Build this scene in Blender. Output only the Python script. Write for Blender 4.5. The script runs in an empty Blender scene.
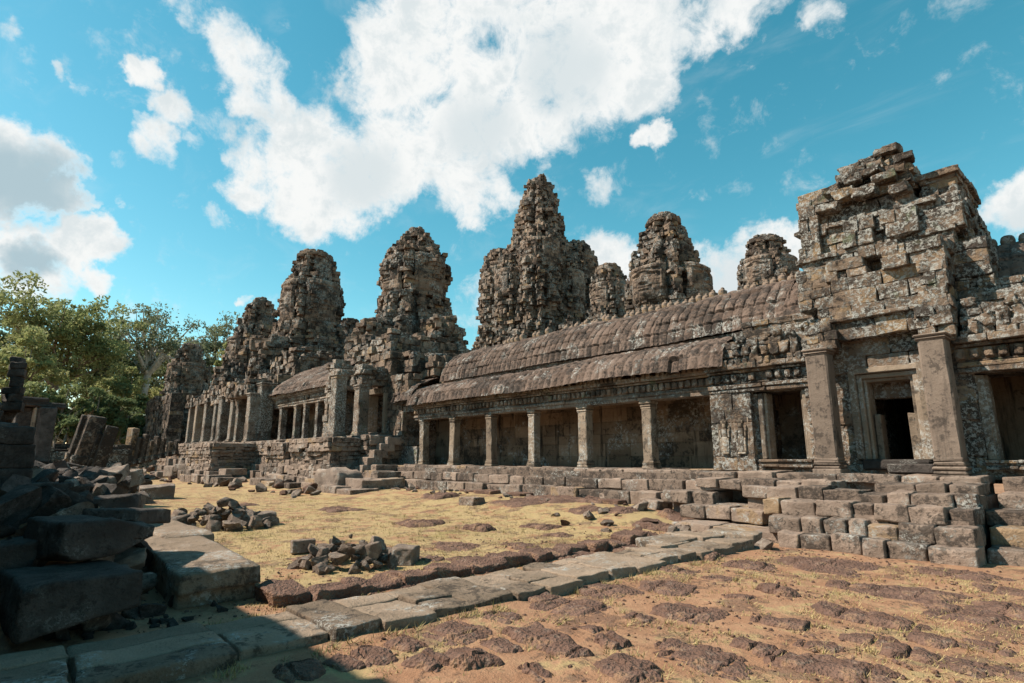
import bpy, math, random
import numpy as np

S = bpy.context.scene
COL = S.collection
R2 = math.radians
# ------------------------------------------------------------------ camera, sky, sun, exposure
EYE = np.array([0.0, 0.0, 1.65])
FPX = 20 / 36 * 1024
PITCH = math.atan((457.5 - 341.5) / FPX)
YAW = R2(47.5)
cam_d = bpy.data.cameras.new('camera')
cam_d.lens = 20.0
cam_d.sensor_width = 36.0
cam_d.clip_start = 0.05
cam_d.clip_end = 6000.0
cam = bpy.data.objects.new('camera', cam_d)
COL.objects.link(cam)
cam.location = EYE
cam.rotation_euler = (math.pi / 2 + PITCH, 0, YAW)
S.camera = cam

_R = np.array([math.cos(YAW), math.sin(YAW), 0])
_F0 = np.array([-math.sin(YAW), math.cos(YAW), 0])
_Z = np.array([0, 0, 1.0])
_F = _F0 * math.cos(PITCH) + _Z * math.sin(PITCH)
_U = -_F0 * math.sin(PITCH) + _Z * math.cos(PITCH)


def ray(x, y):
    d = _F * FPX + _R * (x - 512) - _U * (y - 341.5)
    return d / np.linalg.norm(d)


def gz(x, y, z=0.0):                      # survey: sight line to a level
    d = ray(x, y)
    return EYE + d * ((z - EYE[2]) / d[2])


def on_y(x, y, Y):                        # survey: sight line to an east-west plane
    d = ray(x, y)
    return EYE + d * (Y / d[1])


def dep(x, y, D):                         # survey: sight line to a distance
    d = ray(x, y)
    return EYE + d * (D / (d @ _F0))


SUN_EL = R2(47)
SUN_H = np.array([-0.64, -0.768])         # horizontal direction towards the sun
SUN_H /= np.linalg.norm(SUN_H)
sun_d = bpy.data.lights.new('sun', 'SUN')
sun_d.energy = 5.0
sun_d.angle = R2(0.53)
sun_d.color = (1.0, 0.89, 0.75)
sun = bpy.data.objects.new('sun', sun_d)
COL.objects.link(sun)
from mathutils import Vector
tosun = Vector((SUN_H[0] * math.cos(SUN_EL), SUN_H[1] * math.cos(SUN_EL), math.sin(SUN_EL)))
sun.rotation_euler = tosun.to_track_quat('Z', 'Y').to_euler()
sun.location = (-30, -30, 60)

S.view_settings.view_transform = 'Standard'
S.view_settings.look = 'None'
S.view_settings.gamma = 1.0
S.view_settings.exposure = 0.84
S.cycles.use_denoising = True
S.cycles.max_bounces = 6
S.cycles.diffuse_bounces = 3
S.cycles.glossy_bounces = 2
S.cycles.transmission_bounces = 2
S.cycles.transparent_max_bounces = 8


class G:
    """tiny node-graph helper"""
    def __init__(self, nt):
        self.nt = nt
        self.n = nt.nodes
        self.l = nt.links

    def node(self, t, **kw):
        nd = self.n.new(t)
        for k, v in kw.items():
            setattr(nd, k, v)
        return nd

    def put(self, sock, v):
        if v is None:
            return
        if hasattr(v, 'is_output'):
            self.l.new(v, sock)
        else:
            if sock.type == 'RGBA' and len(v) == 3:
                v = (*v, 1)
            sock.default_value = v

    def math(self, op, a, b=None, c=None, clamp=False):
        m = self.node('ShaderNodeMath', operation=op, use_clamp=clamp)
        self.put(m.inputs[0], a)
        self.put(m.inputs[1], b)
        self.put(m.inputs[2], c)
        return m.outputs[0]

    def vmath(self, op, a, b=None, scale=None):
        m = self.node('ShaderNodeVectorMath', operation=op)
        self.put(m.inputs[0], a)
        self.put(m.inputs[1], b)
        if scale is not None:
            self.put(m.inputs['Scale'], scale)
        return m.outputs['Value'] if op == 'DOT_PRODUCT' else m.outputs[0]

    def rng(self, v, a, b, c=0.0, d=1.0, smooth=True):
        m = self.node('ShaderNodeMapRange', interpolation_type='SMOOTHSTEP' if smooth else 'LINEAR')
        self.put(m.inputs[0], v)
        for i, x in enumerate((a, b, c, d)):
            self.put(m.inputs[i + 1], x)
        return m.outputs[0]

    def mix(self, f, a, b, mode='MIX'):
        m = self.node('ShaderNodeMix', data_type='RGBA', blend_type=mode)
        self.put(m.inputs[0], f)
        self.put(m.inputs[6], a)
        self.put(m.inputs[7], b)
        return m.outputs[2]

    def noise(self, vec, scale, detail=4.0, rough=0.55, dist=0.0):
        m = self.node('ShaderNodeTexNoise')
        self.put(m.inputs['Vector'], vec)
        m.inputs['Scale'].default_value = scale
        m.inputs['Detail'].default_value = detail
        m.inputs['Roughness'].default_value = rough
        m.inputs['Distortion'].default_value = dist
        return m

    def voro(self, vec, scale, feature='F1'):
        m = self.node('ShaderNodeTexVoronoi', feature=feature)
        self.put(m.inputs['Vector'], vec)
        m.inputs['Scale'].default_value = scale
        return m


# ---- world: Nishita sky, warm-teal graded, with cumulus placed by direction
W = bpy.data.worlds.new('World')
S.world = W
W.use_nodes = True
W.cycles.sampling_method = 'MANUAL'
W.cycles.sample_map_resolution = 512
g = G(W.node_tree)
g.n.clear()
sky = g.node('ShaderNodeTexSky', sky_type='NISHITA')
sky.sun_disc = False
sky.sun_elevation = SUN_EL
sky.sun_rotation = math.atan2(SUN_H[0], SUN_H[1])
sky.altitude = 20
sky.air_density = 1.0
sky.dust_density = 0.1
sky.ozone_density = 1.0
tc = g.node('ShaderNodeTexCoord').outputs['Generated']
warp = g.noise(tc, 7.0, 5.0, 0.6)
wv = g.vmath('SCALE', g.vmath('SUBTRACT', warp.outputs['Color'], (0.5, 0.5, 0.5)), scale=0.085)
warp2 = g.noise(tc, 26.0, 5.0, 0.65)
wv2 = g.vmath('SCALE', g.vmath('SUBTRACT', warp2.outputs['Color'], (0.5, 0.5, 0.5)), scale=0.045)
dirw = g.vmath('NORMALIZE', g.vmath('ADD', g.vmath('ADD', tc, wv), wv2))
CLOUDS = [  # survey of the cumulus: sight-line x, y, radius, thickness
    (190, 4, 24, .6), (226, 26, 28, .7), (252, 62, 32, .85), (268, 98, 26, .7), (246, 92, 20, .75), (290, 118, 20, .45),
    (292, 168, 46, 1), (322, 168, 52, 1), (305, 205, 34, 1), (252, 182, 26, .8), (238, 160, 14, .6), (358, 180, 44, 1),
    (318, 140, 30, .8), (402, 158, 46, 1), (438, 140, 50, 1), (402, 72, 52, 1), (376, 66, 36, .9), (440, 40, 52, .95), (420, 8, 44, .95),
    (482, 96, 56, 1), (522, 108, 50, 1), (566, 60, 70, 1), (606, 44, 62, 1), (640, 76, 42, 1), (656, 24, 46, .95), (540, 24, 56, .75),
    (454, 190, 30, .95), (470, 210, 20, .85), (492, 192, 22, .75), (346, 208, 26, .9), (540, 128, 30, .6), (572, 128, 24, .5), (510, 10, 40, .8),
    (700, 24, 30, .75), (736, 8, 34, .85), (770, 2, 22, .7), (818, 12, 22, .75), (826, 30, 12, .55),
    (28, 176, 48, 1), (0, 150, 42, 1), (62, 196, 24, .95), (-10, 190, 40, 1), (84, 206, 12, .6),
    (18, 250, 42, .95), (66, 248, 34, .95), (98, 242, 26, .9), (36, 280, 40, .9), (100, 282, 18, .8), (0, 232, 24, .8), (70, 276, 24, .8),
    (142, 78, 18, .85), (132, 72, 10, .6), (160, 150, 26, .75), (176, 164, 16, .7), (174, 112, 22, .65), (146, 136, 16, .55), (84, 90, 12, .5), (60, 76, 9, .45),
    (200, 138, 12, .45), (120, 198, 8, .45), (216, 216, 14, .55), (118, 164, 14, .4), (10, 40, 14, .4),
    (640, 139, 13, .9), (658, 136, 14, .95), (672, 134, 9, .7), (596, 188, 14, .45),
    (606, 258, 26, .9), (628, 270, 30, .9), (590, 262, 18, .7), (704, 262, 30, .95), (740, 258, 30, .95), (776, 250, 30, .95), (800, 246, 26, .9), (720, 284, 40, .9),
    (1016, 206, 36, .95), (1040, 196, 36, .95), (986, 216, 18, .8), (246, 299, 7, .6), (470, 300, 26, .3), (130, 300, 20, .2),
    (1200, 100, 120, .7), (-250, 80, 110, .7),
]
acc = None
for (cx, cy, rr, wt) in CLOUDS:
    d = ray(cx, cy)
    # angular radius measured at that sight line
    e = ray(cx + rr, cy)
    ang = math.acos(max(-1, min(1, float(d @ e))))
    dp = g.vmath('DOT_PRODUCT', dirw, tuple(float(v) for v in d))
    v = g.rng(dp, math.cos(ang * 1.5), math.cos(ang * 0.15), 0.0, wt)
    if acc is None:
        acc = v
    else:                                  # soft union
        acc = g.math('SMOOTH_MAX', acc, v, 0.15)
fb = g.noise(tc, 17.0, 11.0, 0.66, 0.25).outputs['Fac']
fb2 = g.noise(tc, 5.0, 6.0, 0.6, 0.2).outputs['Fac']
dens = g.math('ADD', g.math('MULTIPLY', acc, 0.92), g.math('ADD', g.math('MULTIPLY', g.math('SUBTRACT', fb, 0.5), 1.8), g.math('MULTIPLY', g.math('SUBTRACT', fb2, 0.5), 0.9)))
alpha = g.rng(dens, 0.2, 0.86)
wisp = g.math('MULTIPLY', g.rng(g.noise(g.vmath('MULTIPLY', tc, (3.0, 9.0, 14.0)), 1.3, 8.0, 0.6, 0.6).outputs['Fac'], 0.5, 0.85), 0.16)
alpha = g.math('MAXIMUM', alpha, wisp)
# clouds: sunlit heads white, thick bases grey
fb3 = g.noise(g.vmath('ADD', tc, (0.012, 0.012, -0.03)), 17.0, 11.0, 0.66, 0.25).outputs['Fac']
lit = g.math('MULTIPLY', g.math('SUBTRACT', fb, fb3), 2.4)
shade = g.rng(g.math('ADD', g.math('ADD', g.math('MULTIPLY', g.math('SUBTRACT', fb2, 0.5), 1.6), lit), g.math('MULTIPLY', dens, 0.45)), 0.2, 1.1)
dgrey = None
for (cx, cy, rr) in ((36, 186, 46), (0, 176, 44), (365, 172, 34), (480, 130, 34), (30, 262, 26), (740, 300, 60), (560, 70, 40), (1030, 230, 40)):
    d = ray(cx, cy)
    e = ray(cx + rr, cy)
    ang = math.acos(float(d @ e))
    v = g.rng(g.vmath('DOT_PRODUCT', dirw, tuple(float(q) for q in d)), math.cos(ang * 1.5), math.cos(ang * 0.3), 0, 0.42 if cx > 100 else 0.95)
    dgrey = v if dgrey is None else g.math('MAXIMUM', dgrey, v)
shade = g.math('MAXIMUM', g.math('MULTIPLY', shade, 0.4), g.math('MULTIPLY', dgrey, g.rng(dens, 0.42, 0.8)), clamp=True)
cloudcol = g.mix(shade, (7.2, 7.3, 7.2), (3.2, 4.3, 4.8))
sep = g.node('ShaderNodeSeparateColor')
g.put(sep.inputs[0], sky.outputs['Color'])
cmb = g.node('ShaderNodeCombineColor')
g.put(cmb.inputs[0], g.math('MULTIPLY', g.math('POWER', sep.outputs[0], 1.6), 0.50))
g.put(cmb.inputs[1], g.math('MULTIPLY', sep.outputs[1], 1.52))
g.put(cmb.inputs[2], g.math('MULTIPLY', sep.outputs[2], 1.25))
tint = cmb.outputs[0]
skyc = g.mix(alpha, tint, cloudcol)
bg = g.node('ShaderNodeBackground')
g.put(bg.inputs['Color'], skyc)
bg.inputs['Strength'].default_value = 0.073
wo = g.node('ShaderNodeOutputWorld')
g.l.new(bg.outputs[0], wo.inputs['Surface'])


# ------------------------------------------------------------------ materials
def mat(name):
    m = bpy.data.materials.new(name)
    m.use_nodes = True
    gg = G(m.node_tree)
    gg.n.clear()
    out = gg.node('ShaderNodeOutputMaterial')
    b = gg.node('ShaderNodeBsdfPrincipled')
    gg.l.new(b.outputs[0], out.inputs['Surface'])
    b.inputs['Roughness'].default_value = 0.92
    b.inputs['Specular IOR Level'].default_value = 0.15
    return m, gg, b


def stone(name, c1, c2, dark=0.5, pale=0.3, ochre=0.15, scale=1.0, bump=0.6, green=0.0, darkcol=(.034, .029, .026), palecol=(.40, .39, .36), coord='Object', vary=1.0, streak=0.4):
    c1, c2 = (tuple(v * f for v, f in zip(c, (.92, .87, .85))) for c in (c1, c2))
    m, gg, b = mat(name)
    co = gg.node('ShaderNodeTexCoord').outputs[coord]
    at = gg.node('ShaderNodeAttribute', attribute_name='rnd').outputs['Fac']
    n1 = gg.noise(co, 0.9 * scale, 6, 0.62).outputs['Fac']
    n2 = gg.noise(co, 2.6 * scale, 7, 0.68, 0.4).outputs['Fac']
    n3 = gg.noise(co, 9.0 * scale, 6, 0.7).outputs['Fac']
    n4 = gg.noise(co, 34.0 * scale, 4, 0.7).outputs['Fac']
    base = gg.mix(gg.rng(n1, 0.32, 0.68), c1, c2)
    # each cut stone weathers its own way
    k = gg.math('MULTIPLY_ADD', gg.math('SUBTRACT', at, 0.5), 0.55 * vary, 1.0)
    base = gg.mix(1.0, base, gg.node('ShaderNodeCombineColor').outputs[0], 'MULTIPLY') if False else gg.mix(1.0, base, _grey(gg, k), 'MULTIPLY')
    if ochre > 0:
        o = gg.math('MULTIPLY', gg.rng(gg.math('ADD', at, gg.math('MULTIPLY', gg.math('SUBTRACT', n1, .5), .8)), 1.0 - ochre, 1.02 - ochre * .5), 0.75)
        base = gg.mix(o, base, (.27, .18, .10))
    # black crust, in big stains and fine speckle
    n0 = gg.noise(co, 0.42 * scale, 5, 0.6, 0.3).outputs['Fac']
    dk = gg.rng(gg.math('ADD', gg.math('ADD', gg.math('MULTIPLY', n2, 0.42), gg.math('MULTIPLY', n3, 0.33)), gg.math('ADD', gg.math('MULTIPLY', n0, 0.3), gg.math('MULTIPLY', gg.math('SUBTRACT', at, .5), -.06 * vary))), 0.632 - 0.22 * dark, 0.685 - 0.20 * dark)
    base = gg.mix(gg.math('MULTIPLY', dk, min(.92, 0.45 + 0.6 * dark)), base, darkcol)
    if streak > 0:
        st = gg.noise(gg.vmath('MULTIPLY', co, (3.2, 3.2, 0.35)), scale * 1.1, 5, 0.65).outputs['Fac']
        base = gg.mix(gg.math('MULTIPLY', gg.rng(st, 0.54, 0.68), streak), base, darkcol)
    # crustose lichen in pale spots
    if pale > 0:
        zone = gg.rng(gg.noise(co, 0.8 * scale, 4, 0.6).outputs['Fac'], 0.585 - .25 * pale, 0.68 - .2 * pale)
        sp = gg.rng(gg.math('ADD', gg.math('MULTIPLY', n3, 0.7), gg.math('MULTIPLY', n4, 0.3)), 0.49, 0.55)
        base = gg.mix(gg.math('MULTIPLY', gg.math('MULTIPLY', zone, sp), 0.85), base, palecol)
    if green > 0:
        gr = gg.rng(gg.noise(co, 1.3 * scale, 5, 0.6).outputs['Fac'], 0.62 - .12 * green, 0.74 - .1 * green)
        base = gg.mix(gg.math('MULTIPLY', gr, .55), base, (.16, .19, .11))
    base = gg.mix(gg.math('MULTIPLY', gg.rng(n4, .35, .7), 0.35), base, gg.mix(1.0, base, (.55, .52, .5), 'MULTIPLY'))
    gg.put(b.inputs['Base Color'], base)
    h = gg.math('ADD', gg.math('MULTIPLY', n3, 0.6), gg.math('MULTIPLY', n4, 0.22))
    h = gg.math('ADD', h, gg.math('MULTIPLY', n2, 0.8))
    bp = gg.node('ShaderNodeBump')
    bp.inputs['Strength'].default_value = bump
    bp.inputs['Distance'].default_value = 0.14 / scale
    gg.put(bp.inputs['Height'], h)
    gg.l.new(bp.outputs[0], b.inputs['Normal'])
    return m


def _grey(gg, k):
    c = gg.node('ShaderNodeCombineColor')
    for i in range(3):
        gg.put(c.inputs[i], k)
    return c.outputs[0]


M = {}
M['tower'] = stone('weathered_tower_stone', (.17, .125, .095), (.27, .21, .16), dark=.66, pale=.45, ochre=.07, scale=.8, bump=.9)
M['pavilion'] = stone('pavilion_stone', (.155, .115, .085), (.25, .19, .14), dark=.68, pale=.8, ochre=.16, scale=1.2, bump=.9, green=.1)
M['gallery'] = stone('gallery_stone', (.17, .13, .10), (.26, .205, .16), dark=.58, pale=.75, ochre=.06, scale=1.3, bump=.8, green=.08)
M['pillar'] = stone('pillar_stone', (.21, .17, .13), (.29, .24, .185), dark=.46, pale=.5, ochre=.0, scale=1.3, bump=.4, streak=.45)
M['bigpillar'] = stone('tall_pillar_stone', (.165, .132, .108), (.225, .182, .148), dark=.36, pale=0, ochre=.0, scale=1.2, bump=.3, streak=.5)
M['roof'] = stone('vault_roof_stone', (.125, .09, .072), (.185, .14, .115), dark=.58, pale=.22, ochre=.0, scale=1.5, bump=.7, streak=.15)
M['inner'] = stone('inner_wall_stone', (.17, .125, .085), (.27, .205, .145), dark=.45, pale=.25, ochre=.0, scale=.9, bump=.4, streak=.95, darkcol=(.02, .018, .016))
M['steps'] = stone('step_stone', (.205, .16, .13), (.31, .25, .205), dark=.5, pale=.2, ochre=.1, scale=1.8, bump=.8, streak=.0)
M['slab'] = stone('path_slab_stone', (.22, .175, .13), (.30, .24, .185), dark=.42, pale=.25, ochre=.0, scale=1.9, bump=.8, streak=0)
M['rubble'] = stone('rubble_stone', (.165, .135, .115), (.27, .22, .18), dark=.42, pale=.25, ochre=.08, scale=2.6, bump=.7, streak=0)
M['darkblock'] = stone('shade_darkened_block_stone', (.06, .055, .052), (.115, .104, .097), dark=.5, pale=.05, ochre=.0, scale=3.0, bump=1.0, streak=0, palecol=(.2, .19, .175))  # crusted stone, darkened further to put the near shade into its colour
M['farstone'] = stone('far_ruin_stone', (.14, .11, .09), (.22, .175, .14), dark=.75, pale=.25, ochre=.05, scale=1.0, bump=.9)


def laterite_mat():
    m, gg, b = mat('pitted_laterite')
    co = gg.node('ShaderNodeTexCoord').outputs['Object']
    at = gg.node('ShaderNodeAttribute', attribute_name='rnd').outputs['Fac']
    n1 = gg.noise(co, 2.2, 6, .65).outputs['Fac']
    n2 = gg.noise(co, 14, 6, .7).outputs['Fac']
    v = gg.voro(co, 26).outputs['Distance']
    v2 = gg.voro(co, 60).outputs['Distance']
    base = gg.mix(gg.rng(n1, .3, .7), (.10, .058, .043), (.172, .104, .078))
    base = gg.mix(gg.math('MULTIPLY', gg.rng(n2, .45, .68), .7), base, (.085, .055, .048))
    base = gg.mix(gg.math('MULTIPLY', gg.rng(gg.noise(co, 3.1, 6, .65).outputs['Fac'], .56, .66), .7), base, (.28, .17, .10))
    base = gg.mix(gg.math('MULTIPLY', gg.rng(gg.noise(co, 11, 5, .65).outputs['Fac'], .57, .68), .5), base, (.24, .18, .14))
    base = gg.mix(gg.rng(v, .28, .05, 0, .7), base, (.045, .03, .027))
    gg.put(b.inputs['Base Color'], base)
    h = gg.math('ADD', gg.math('ADD', gg.math('MULTIPLY', v, 1.2), gg.math('MULTIPLY', v2, .5)), gg.math('MULTIPLY', n2, 1.2))
    bp = gg.node('ShaderNodeBump')
    bp.inputs['Strength'].default_value = 0.7
    bp.inputs['Distance'].default_value = 0.035
    gg.put(bp.inputs['Height'], h)
    gg.l.new(bp.outputs[0], b.inputs['Normal'])
    return m


M['laterite'] = laterite_mat()


def ground_mat():
    m, gg, b = mat('dry_ground')
    co = gg.node('ShaderNodeTexCoord').outputs['Object']
    g1 = gg.node('ShaderNodeAttribute', attribute_name='grass').outputs['Fac']
    n0 = gg.noise(co, .45, 5, .6).outputs['Fac']
    n1 = gg.noise(co, 1.9, 7, .65).outputs['Fac']
    n2 = gg.noise(co, 8, 6, .7).outputs['Fac']
    n3 = gg.noise(co, 45, 5, .7).outputs['Fac']
    soil = gg.mix(gg.rng(n1, .3, .7), (.262, .138, .08), (.335, .198, .12))
    soil = gg.mix(gg.math('MULTIPLY', gg.rng(n2, .5, .72), .55), soil, (.15, .085, .055))
    straw = gg.mix(gg.rng(n2, .35, .68), (.36, .262, .13), (.29, .215, .115))
    straw = gg.mix(gg.math('MULTIPLY', gg.rng(gg.noise(co, .8, 5, .6).outputs['Fac'], .54, .7), .75), straw, (.215, .175, .062))
    k = gg.rng(gg.math('ADD', g1, gg.math('ADD', gg.math('MULTIPLY', gg.math('SUBTRACT', n1, .5), 2.4), gg.math('MULTIPLY', gg.math('SUBTRACT', n2, .5), 1.1))), .3, .68)
    base = gg.mix(k, soil, straw)
    lat = gg.rng(gg.math('ADD', gg.noise(co, 1.3, 7, .72, .3).outputs['Fac'], gg.math('MULTIPLY', gg.math('SUBTRACT', n2, .5), .45)), .52, .62)
    base = gg.mix(gg.math('MULTIPLY', lat, .7), base, gg.mix(n2, (.085, .05, .038), (.18, .11, .08)))
    base = gg.mix(gg.math('MULTIPLY', gg.rng(n3, .55, .72), .5), base, (.2, .13, .085))
    base = gg.mix(gg.math('MULTIPLY', gg.rng(n3, .42, .28), .35), base, (.42, .34, .24))
    gg.put(b.inputs['Base Color'], base)
    h = gg.math('ADD', gg.math('MULTIPLY', n2, 1.0), gg.math('MULTIPLY', n3, .5))
    h = gg.math('ADD', h, gg.math('MULTIPLY', lat, .5))
    bp = gg.node('ShaderNodeBump')
    bp.inputs['Strength'].default_value = 0.7
    bp.inputs['Distance'].default_value = 0.05
    gg.put(bp.inputs['Height'], h)
    gg.l.new(bp.outputs[0], b.inputs['Normal'])
    return m


M['ground'] = ground_mat()


def leaf_mat(name, c1, c2, c3):
    m, gg, b = mat(name)
    at = gg.node('ShaderNodeAttribute', attribute_name='rnd').outputs['Fac']
    co = gg.node('ShaderNodeTexCoord').outputs['Object']
    n = gg.noise(co, .22, 3, .6).outputs['Fac']
    base = gg.mix(gg.rng(n, .35, .65), c1, c2)
    base = gg.mix(gg.math('MULTIPLY', gg.rng(at, .55, 1.0), .8), base, c3)
    gg.put(b.inputs['Base Color'], base)
    b.inputs['Roughness'].default_value = .6
    tr = gg.node('ShaderNodeBsdfTranslucent')
    gg.put(tr.inputs['Color'], base)
    mx = gg.node('ShaderNodeMixShader')
    mx.inputs[0].default_value = .45
    gg.l.new(b.outputs[0], mx.inputs[1])
    gg.l.new(tr.outputs[0], mx.inputs[2])
    out = [x for x in gg.n if x.type == 'OUTPUT_MATERIAL'][0]
    gg.l.new(mx.outputs[0], out.inputs['Surface'])
    return m


M['leaf_dark'] = leaf_mat('dark_tree_leaves', (0.098, 0.127, 0.057), (0.152, 0.191, 0.085), (0.224, 0.238, 0.115))
M['leaf_mid'] = leaf_mat('olive_tree_leaves', (0.156, 0.184, 0.077), (0.238, 0.262, 0.109), (0.309, 0.305, 0.143))
M['leaf_light'] = leaf_mat('yellow_green_tree_leaves', (0.227, 0.255, 0.103), (0.313, 0.322, 0.137), (0.384, 0.366, 0.184))
M['leaf_grey'] = leaf_mat('grey_green_tree_leaves', (0.109, 0.128, 0.076), (0.161, 0.179, 0.103), (0.223, 0.228, 0.137))


def simple(name, c, c2, sc=6):
    m, gg, b = mat(name)
    co = gg.node('ShaderNodeTexCoord').outputs['Object']
    gg.put(b.inputs['Base Color'], gg.mix(gg.rng(gg.noise(co, sc, 5, .6).outputs['Fac'], .35, .65), c, c2))
    return m


M['bark'] = simple('tree_bark', (.16, .12, .085), (.26, .21, .16), 3)
M['palebark'] = simple('pale_tree_bark', (.32, .29, .25), (.48, .45, .40), 1.5)


def grass_mat():
    m, gg, b = mat('dry_grass_blades')
    at = gg.node('ShaderNodeAttribute', attribute_name='rnd').outputs['Fac']
    base = gg.mix(at, (.37, .28, .145), (.27, .205, .09))
    base = gg.mix(gg.rng(at, .86, 1.0), base, (.17, .175, .05))
    gg.put(b.inputs['Base Color'], base)
    b.inputs['Roughness'].default_value = .7
    return m


M['grass'] = grass_mat()


# ------------------------------------------------------------------ mesh helpers
RNG = np.random.default_rng(7)


def _hash(ix, iy, iz, s):
    h = (ix.astype(np.uint32) * np.uint32(374761393) + iy.astype(np.uint32) * np.uint32(668265263) +
         iz.astype(np.uint32) * np.uint32(2147483647) + np.uint32(s * 974711 + 13))
    h = (h ^ (h >> np.uint32(13))) * np.uint32(1274126177)
    h = h ^ (h >> np.uint32(16))
    h = (h * np.uint32(2246822519)) ^ (h >> np.uint32(15))
    return (h & np.uint32(0xFFFFFF)).astype(np.float64) / 16777215.0


def vnoise(p, s=0):
    p = np.asarray(p, float)
    i = np.floor(p).astype(np.int64)
    f = p - i
    f = f * f * (3 - 2 * f)
    r = 0
    for dx in (0, 1):
        wx = f[..., 0] if dx else 1 - f[..., 0]
        for dy in (0, 1):
            wy = f[..., 1] if dy else 1 - f[..., 1]
            for dz in (0, 1):
                wz = f[..., 2] if dz else 1 - f[..., 2]
                r = r + wx * wy * wz * _hash(i[..., 0] + dx, i[..., 1] + dy, i[..., 2] + dz, s)
    return r * 2 - 1


def fbm(p, o=4, s=0, gain=.5):
    p = np.asarray(p, float)
    a, t, r = 1.0, 0.0, 0
    for k in range(o):
        r = r + a * vnoise(p * (2.03 ** k) + 17.3 * k, s + k)
        t += a
        a *= gain
    return r / t


def sstep(a, b, x):
    t = np.clip((np.asarray(x, float) - a) / (b - a), 0, 1)
    return t * t * (3 - 2 * t)


# chamfered box template
_CS = np.array([(sx, sy, sz) for sx in (-1, 1) for sy in (-1, 1) for sz in (-1, 1)], float)


def _box_template():
    quads, tris = [], []
    ref = np.zeros((24, 3))
    for c in range(8):
        for a in range(3):
            v = _CS[c] * 0.8
            v[a] = _CS[c][a]
            ref[c * 3 + a] = v

    def orient(f):
        p = ref[list(f)]
        n = np.cross(p[1] - p[0], p[2] - p[0])
        return f if n @ p.mean(0) > 0 else f[::-1]
    for a in range(3):
        b_, c_ = [k for k in range(3) if k != a]
        for s in (-1, 1):
            cs = []
            for (p, q) in ((-1, -1), (1, -1), (1, 1), (-1, 1)):
                v = [0, 0, 0]
                v[a], v[b_], v[c_] = s, p, q
                cs.append([k for k in range(8) if tuple(_CS[k]) == tuple(v)][0] * 3 + a)
            quads.append(orient(cs))
    for i in range(8):
        for j in range(i + 1, 8):
            df = [k for k in range(3) if _CS[i][k] != _CS[j][k]]
            if len(df) == 1:
                a, b_ = [k for k in range(3) if k != df[0]]
                quads.append(orient([i * 3 + a, j * 3 + a, j * 3 + b_, i * 3 + b_]))
        tris.append(orient([i * 3, i * 3 + 1, i * 3 + 2]))
    return np.array(quads), np.array(tris)


_BQ, _BT = _box_template()
_BAX = np.tile(np.arange(3), 8)
_BC = np.repeat(_CS, 3, axis=0)


def _sub_template(ts):
    n = len(ts)
    pts, idx, quads = [], {}, []

    def vid(p):
        k = tuple(round(x, 5) for x in p)
        if k not in idx:
            idx[k] = len(pts)
            pts.append(k)
        return idx[k]
    for a in range(3):
        b_, c_ = (a + 1) % 3, (a + 2) % 3
        for s in (-1, 1):
            for i in range(n - 1):
                for j in range(n - 1):
                    q = []
                    for (u, v) in ((ts[i], ts[j]), (ts[i + 1], ts[j]), (ts[i + 1], ts[j + 1]), (ts[i], ts[j + 1])):
                        p = [0, 0, 0]
                        p[a], p[b_], p[c_] = s, u, v
                        q.append(vid(p))
                    quads.append(q if s > 0 else q[::-1])
    return np.array(pts, float), np.array(quads)


_RB = {4: _sub_template([-1, -.82, -.3, .3, .82, 1]), 5: _sub_template([-1, -.93, -.5, 0, .5, .93, 1]), 8: _sub_template([-1, -.92, -.75, -.45, -.15, .15, .45, .75, .92, 1]), 3: _sub_template([-1, -.7, 0, .7, 1])}


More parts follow.
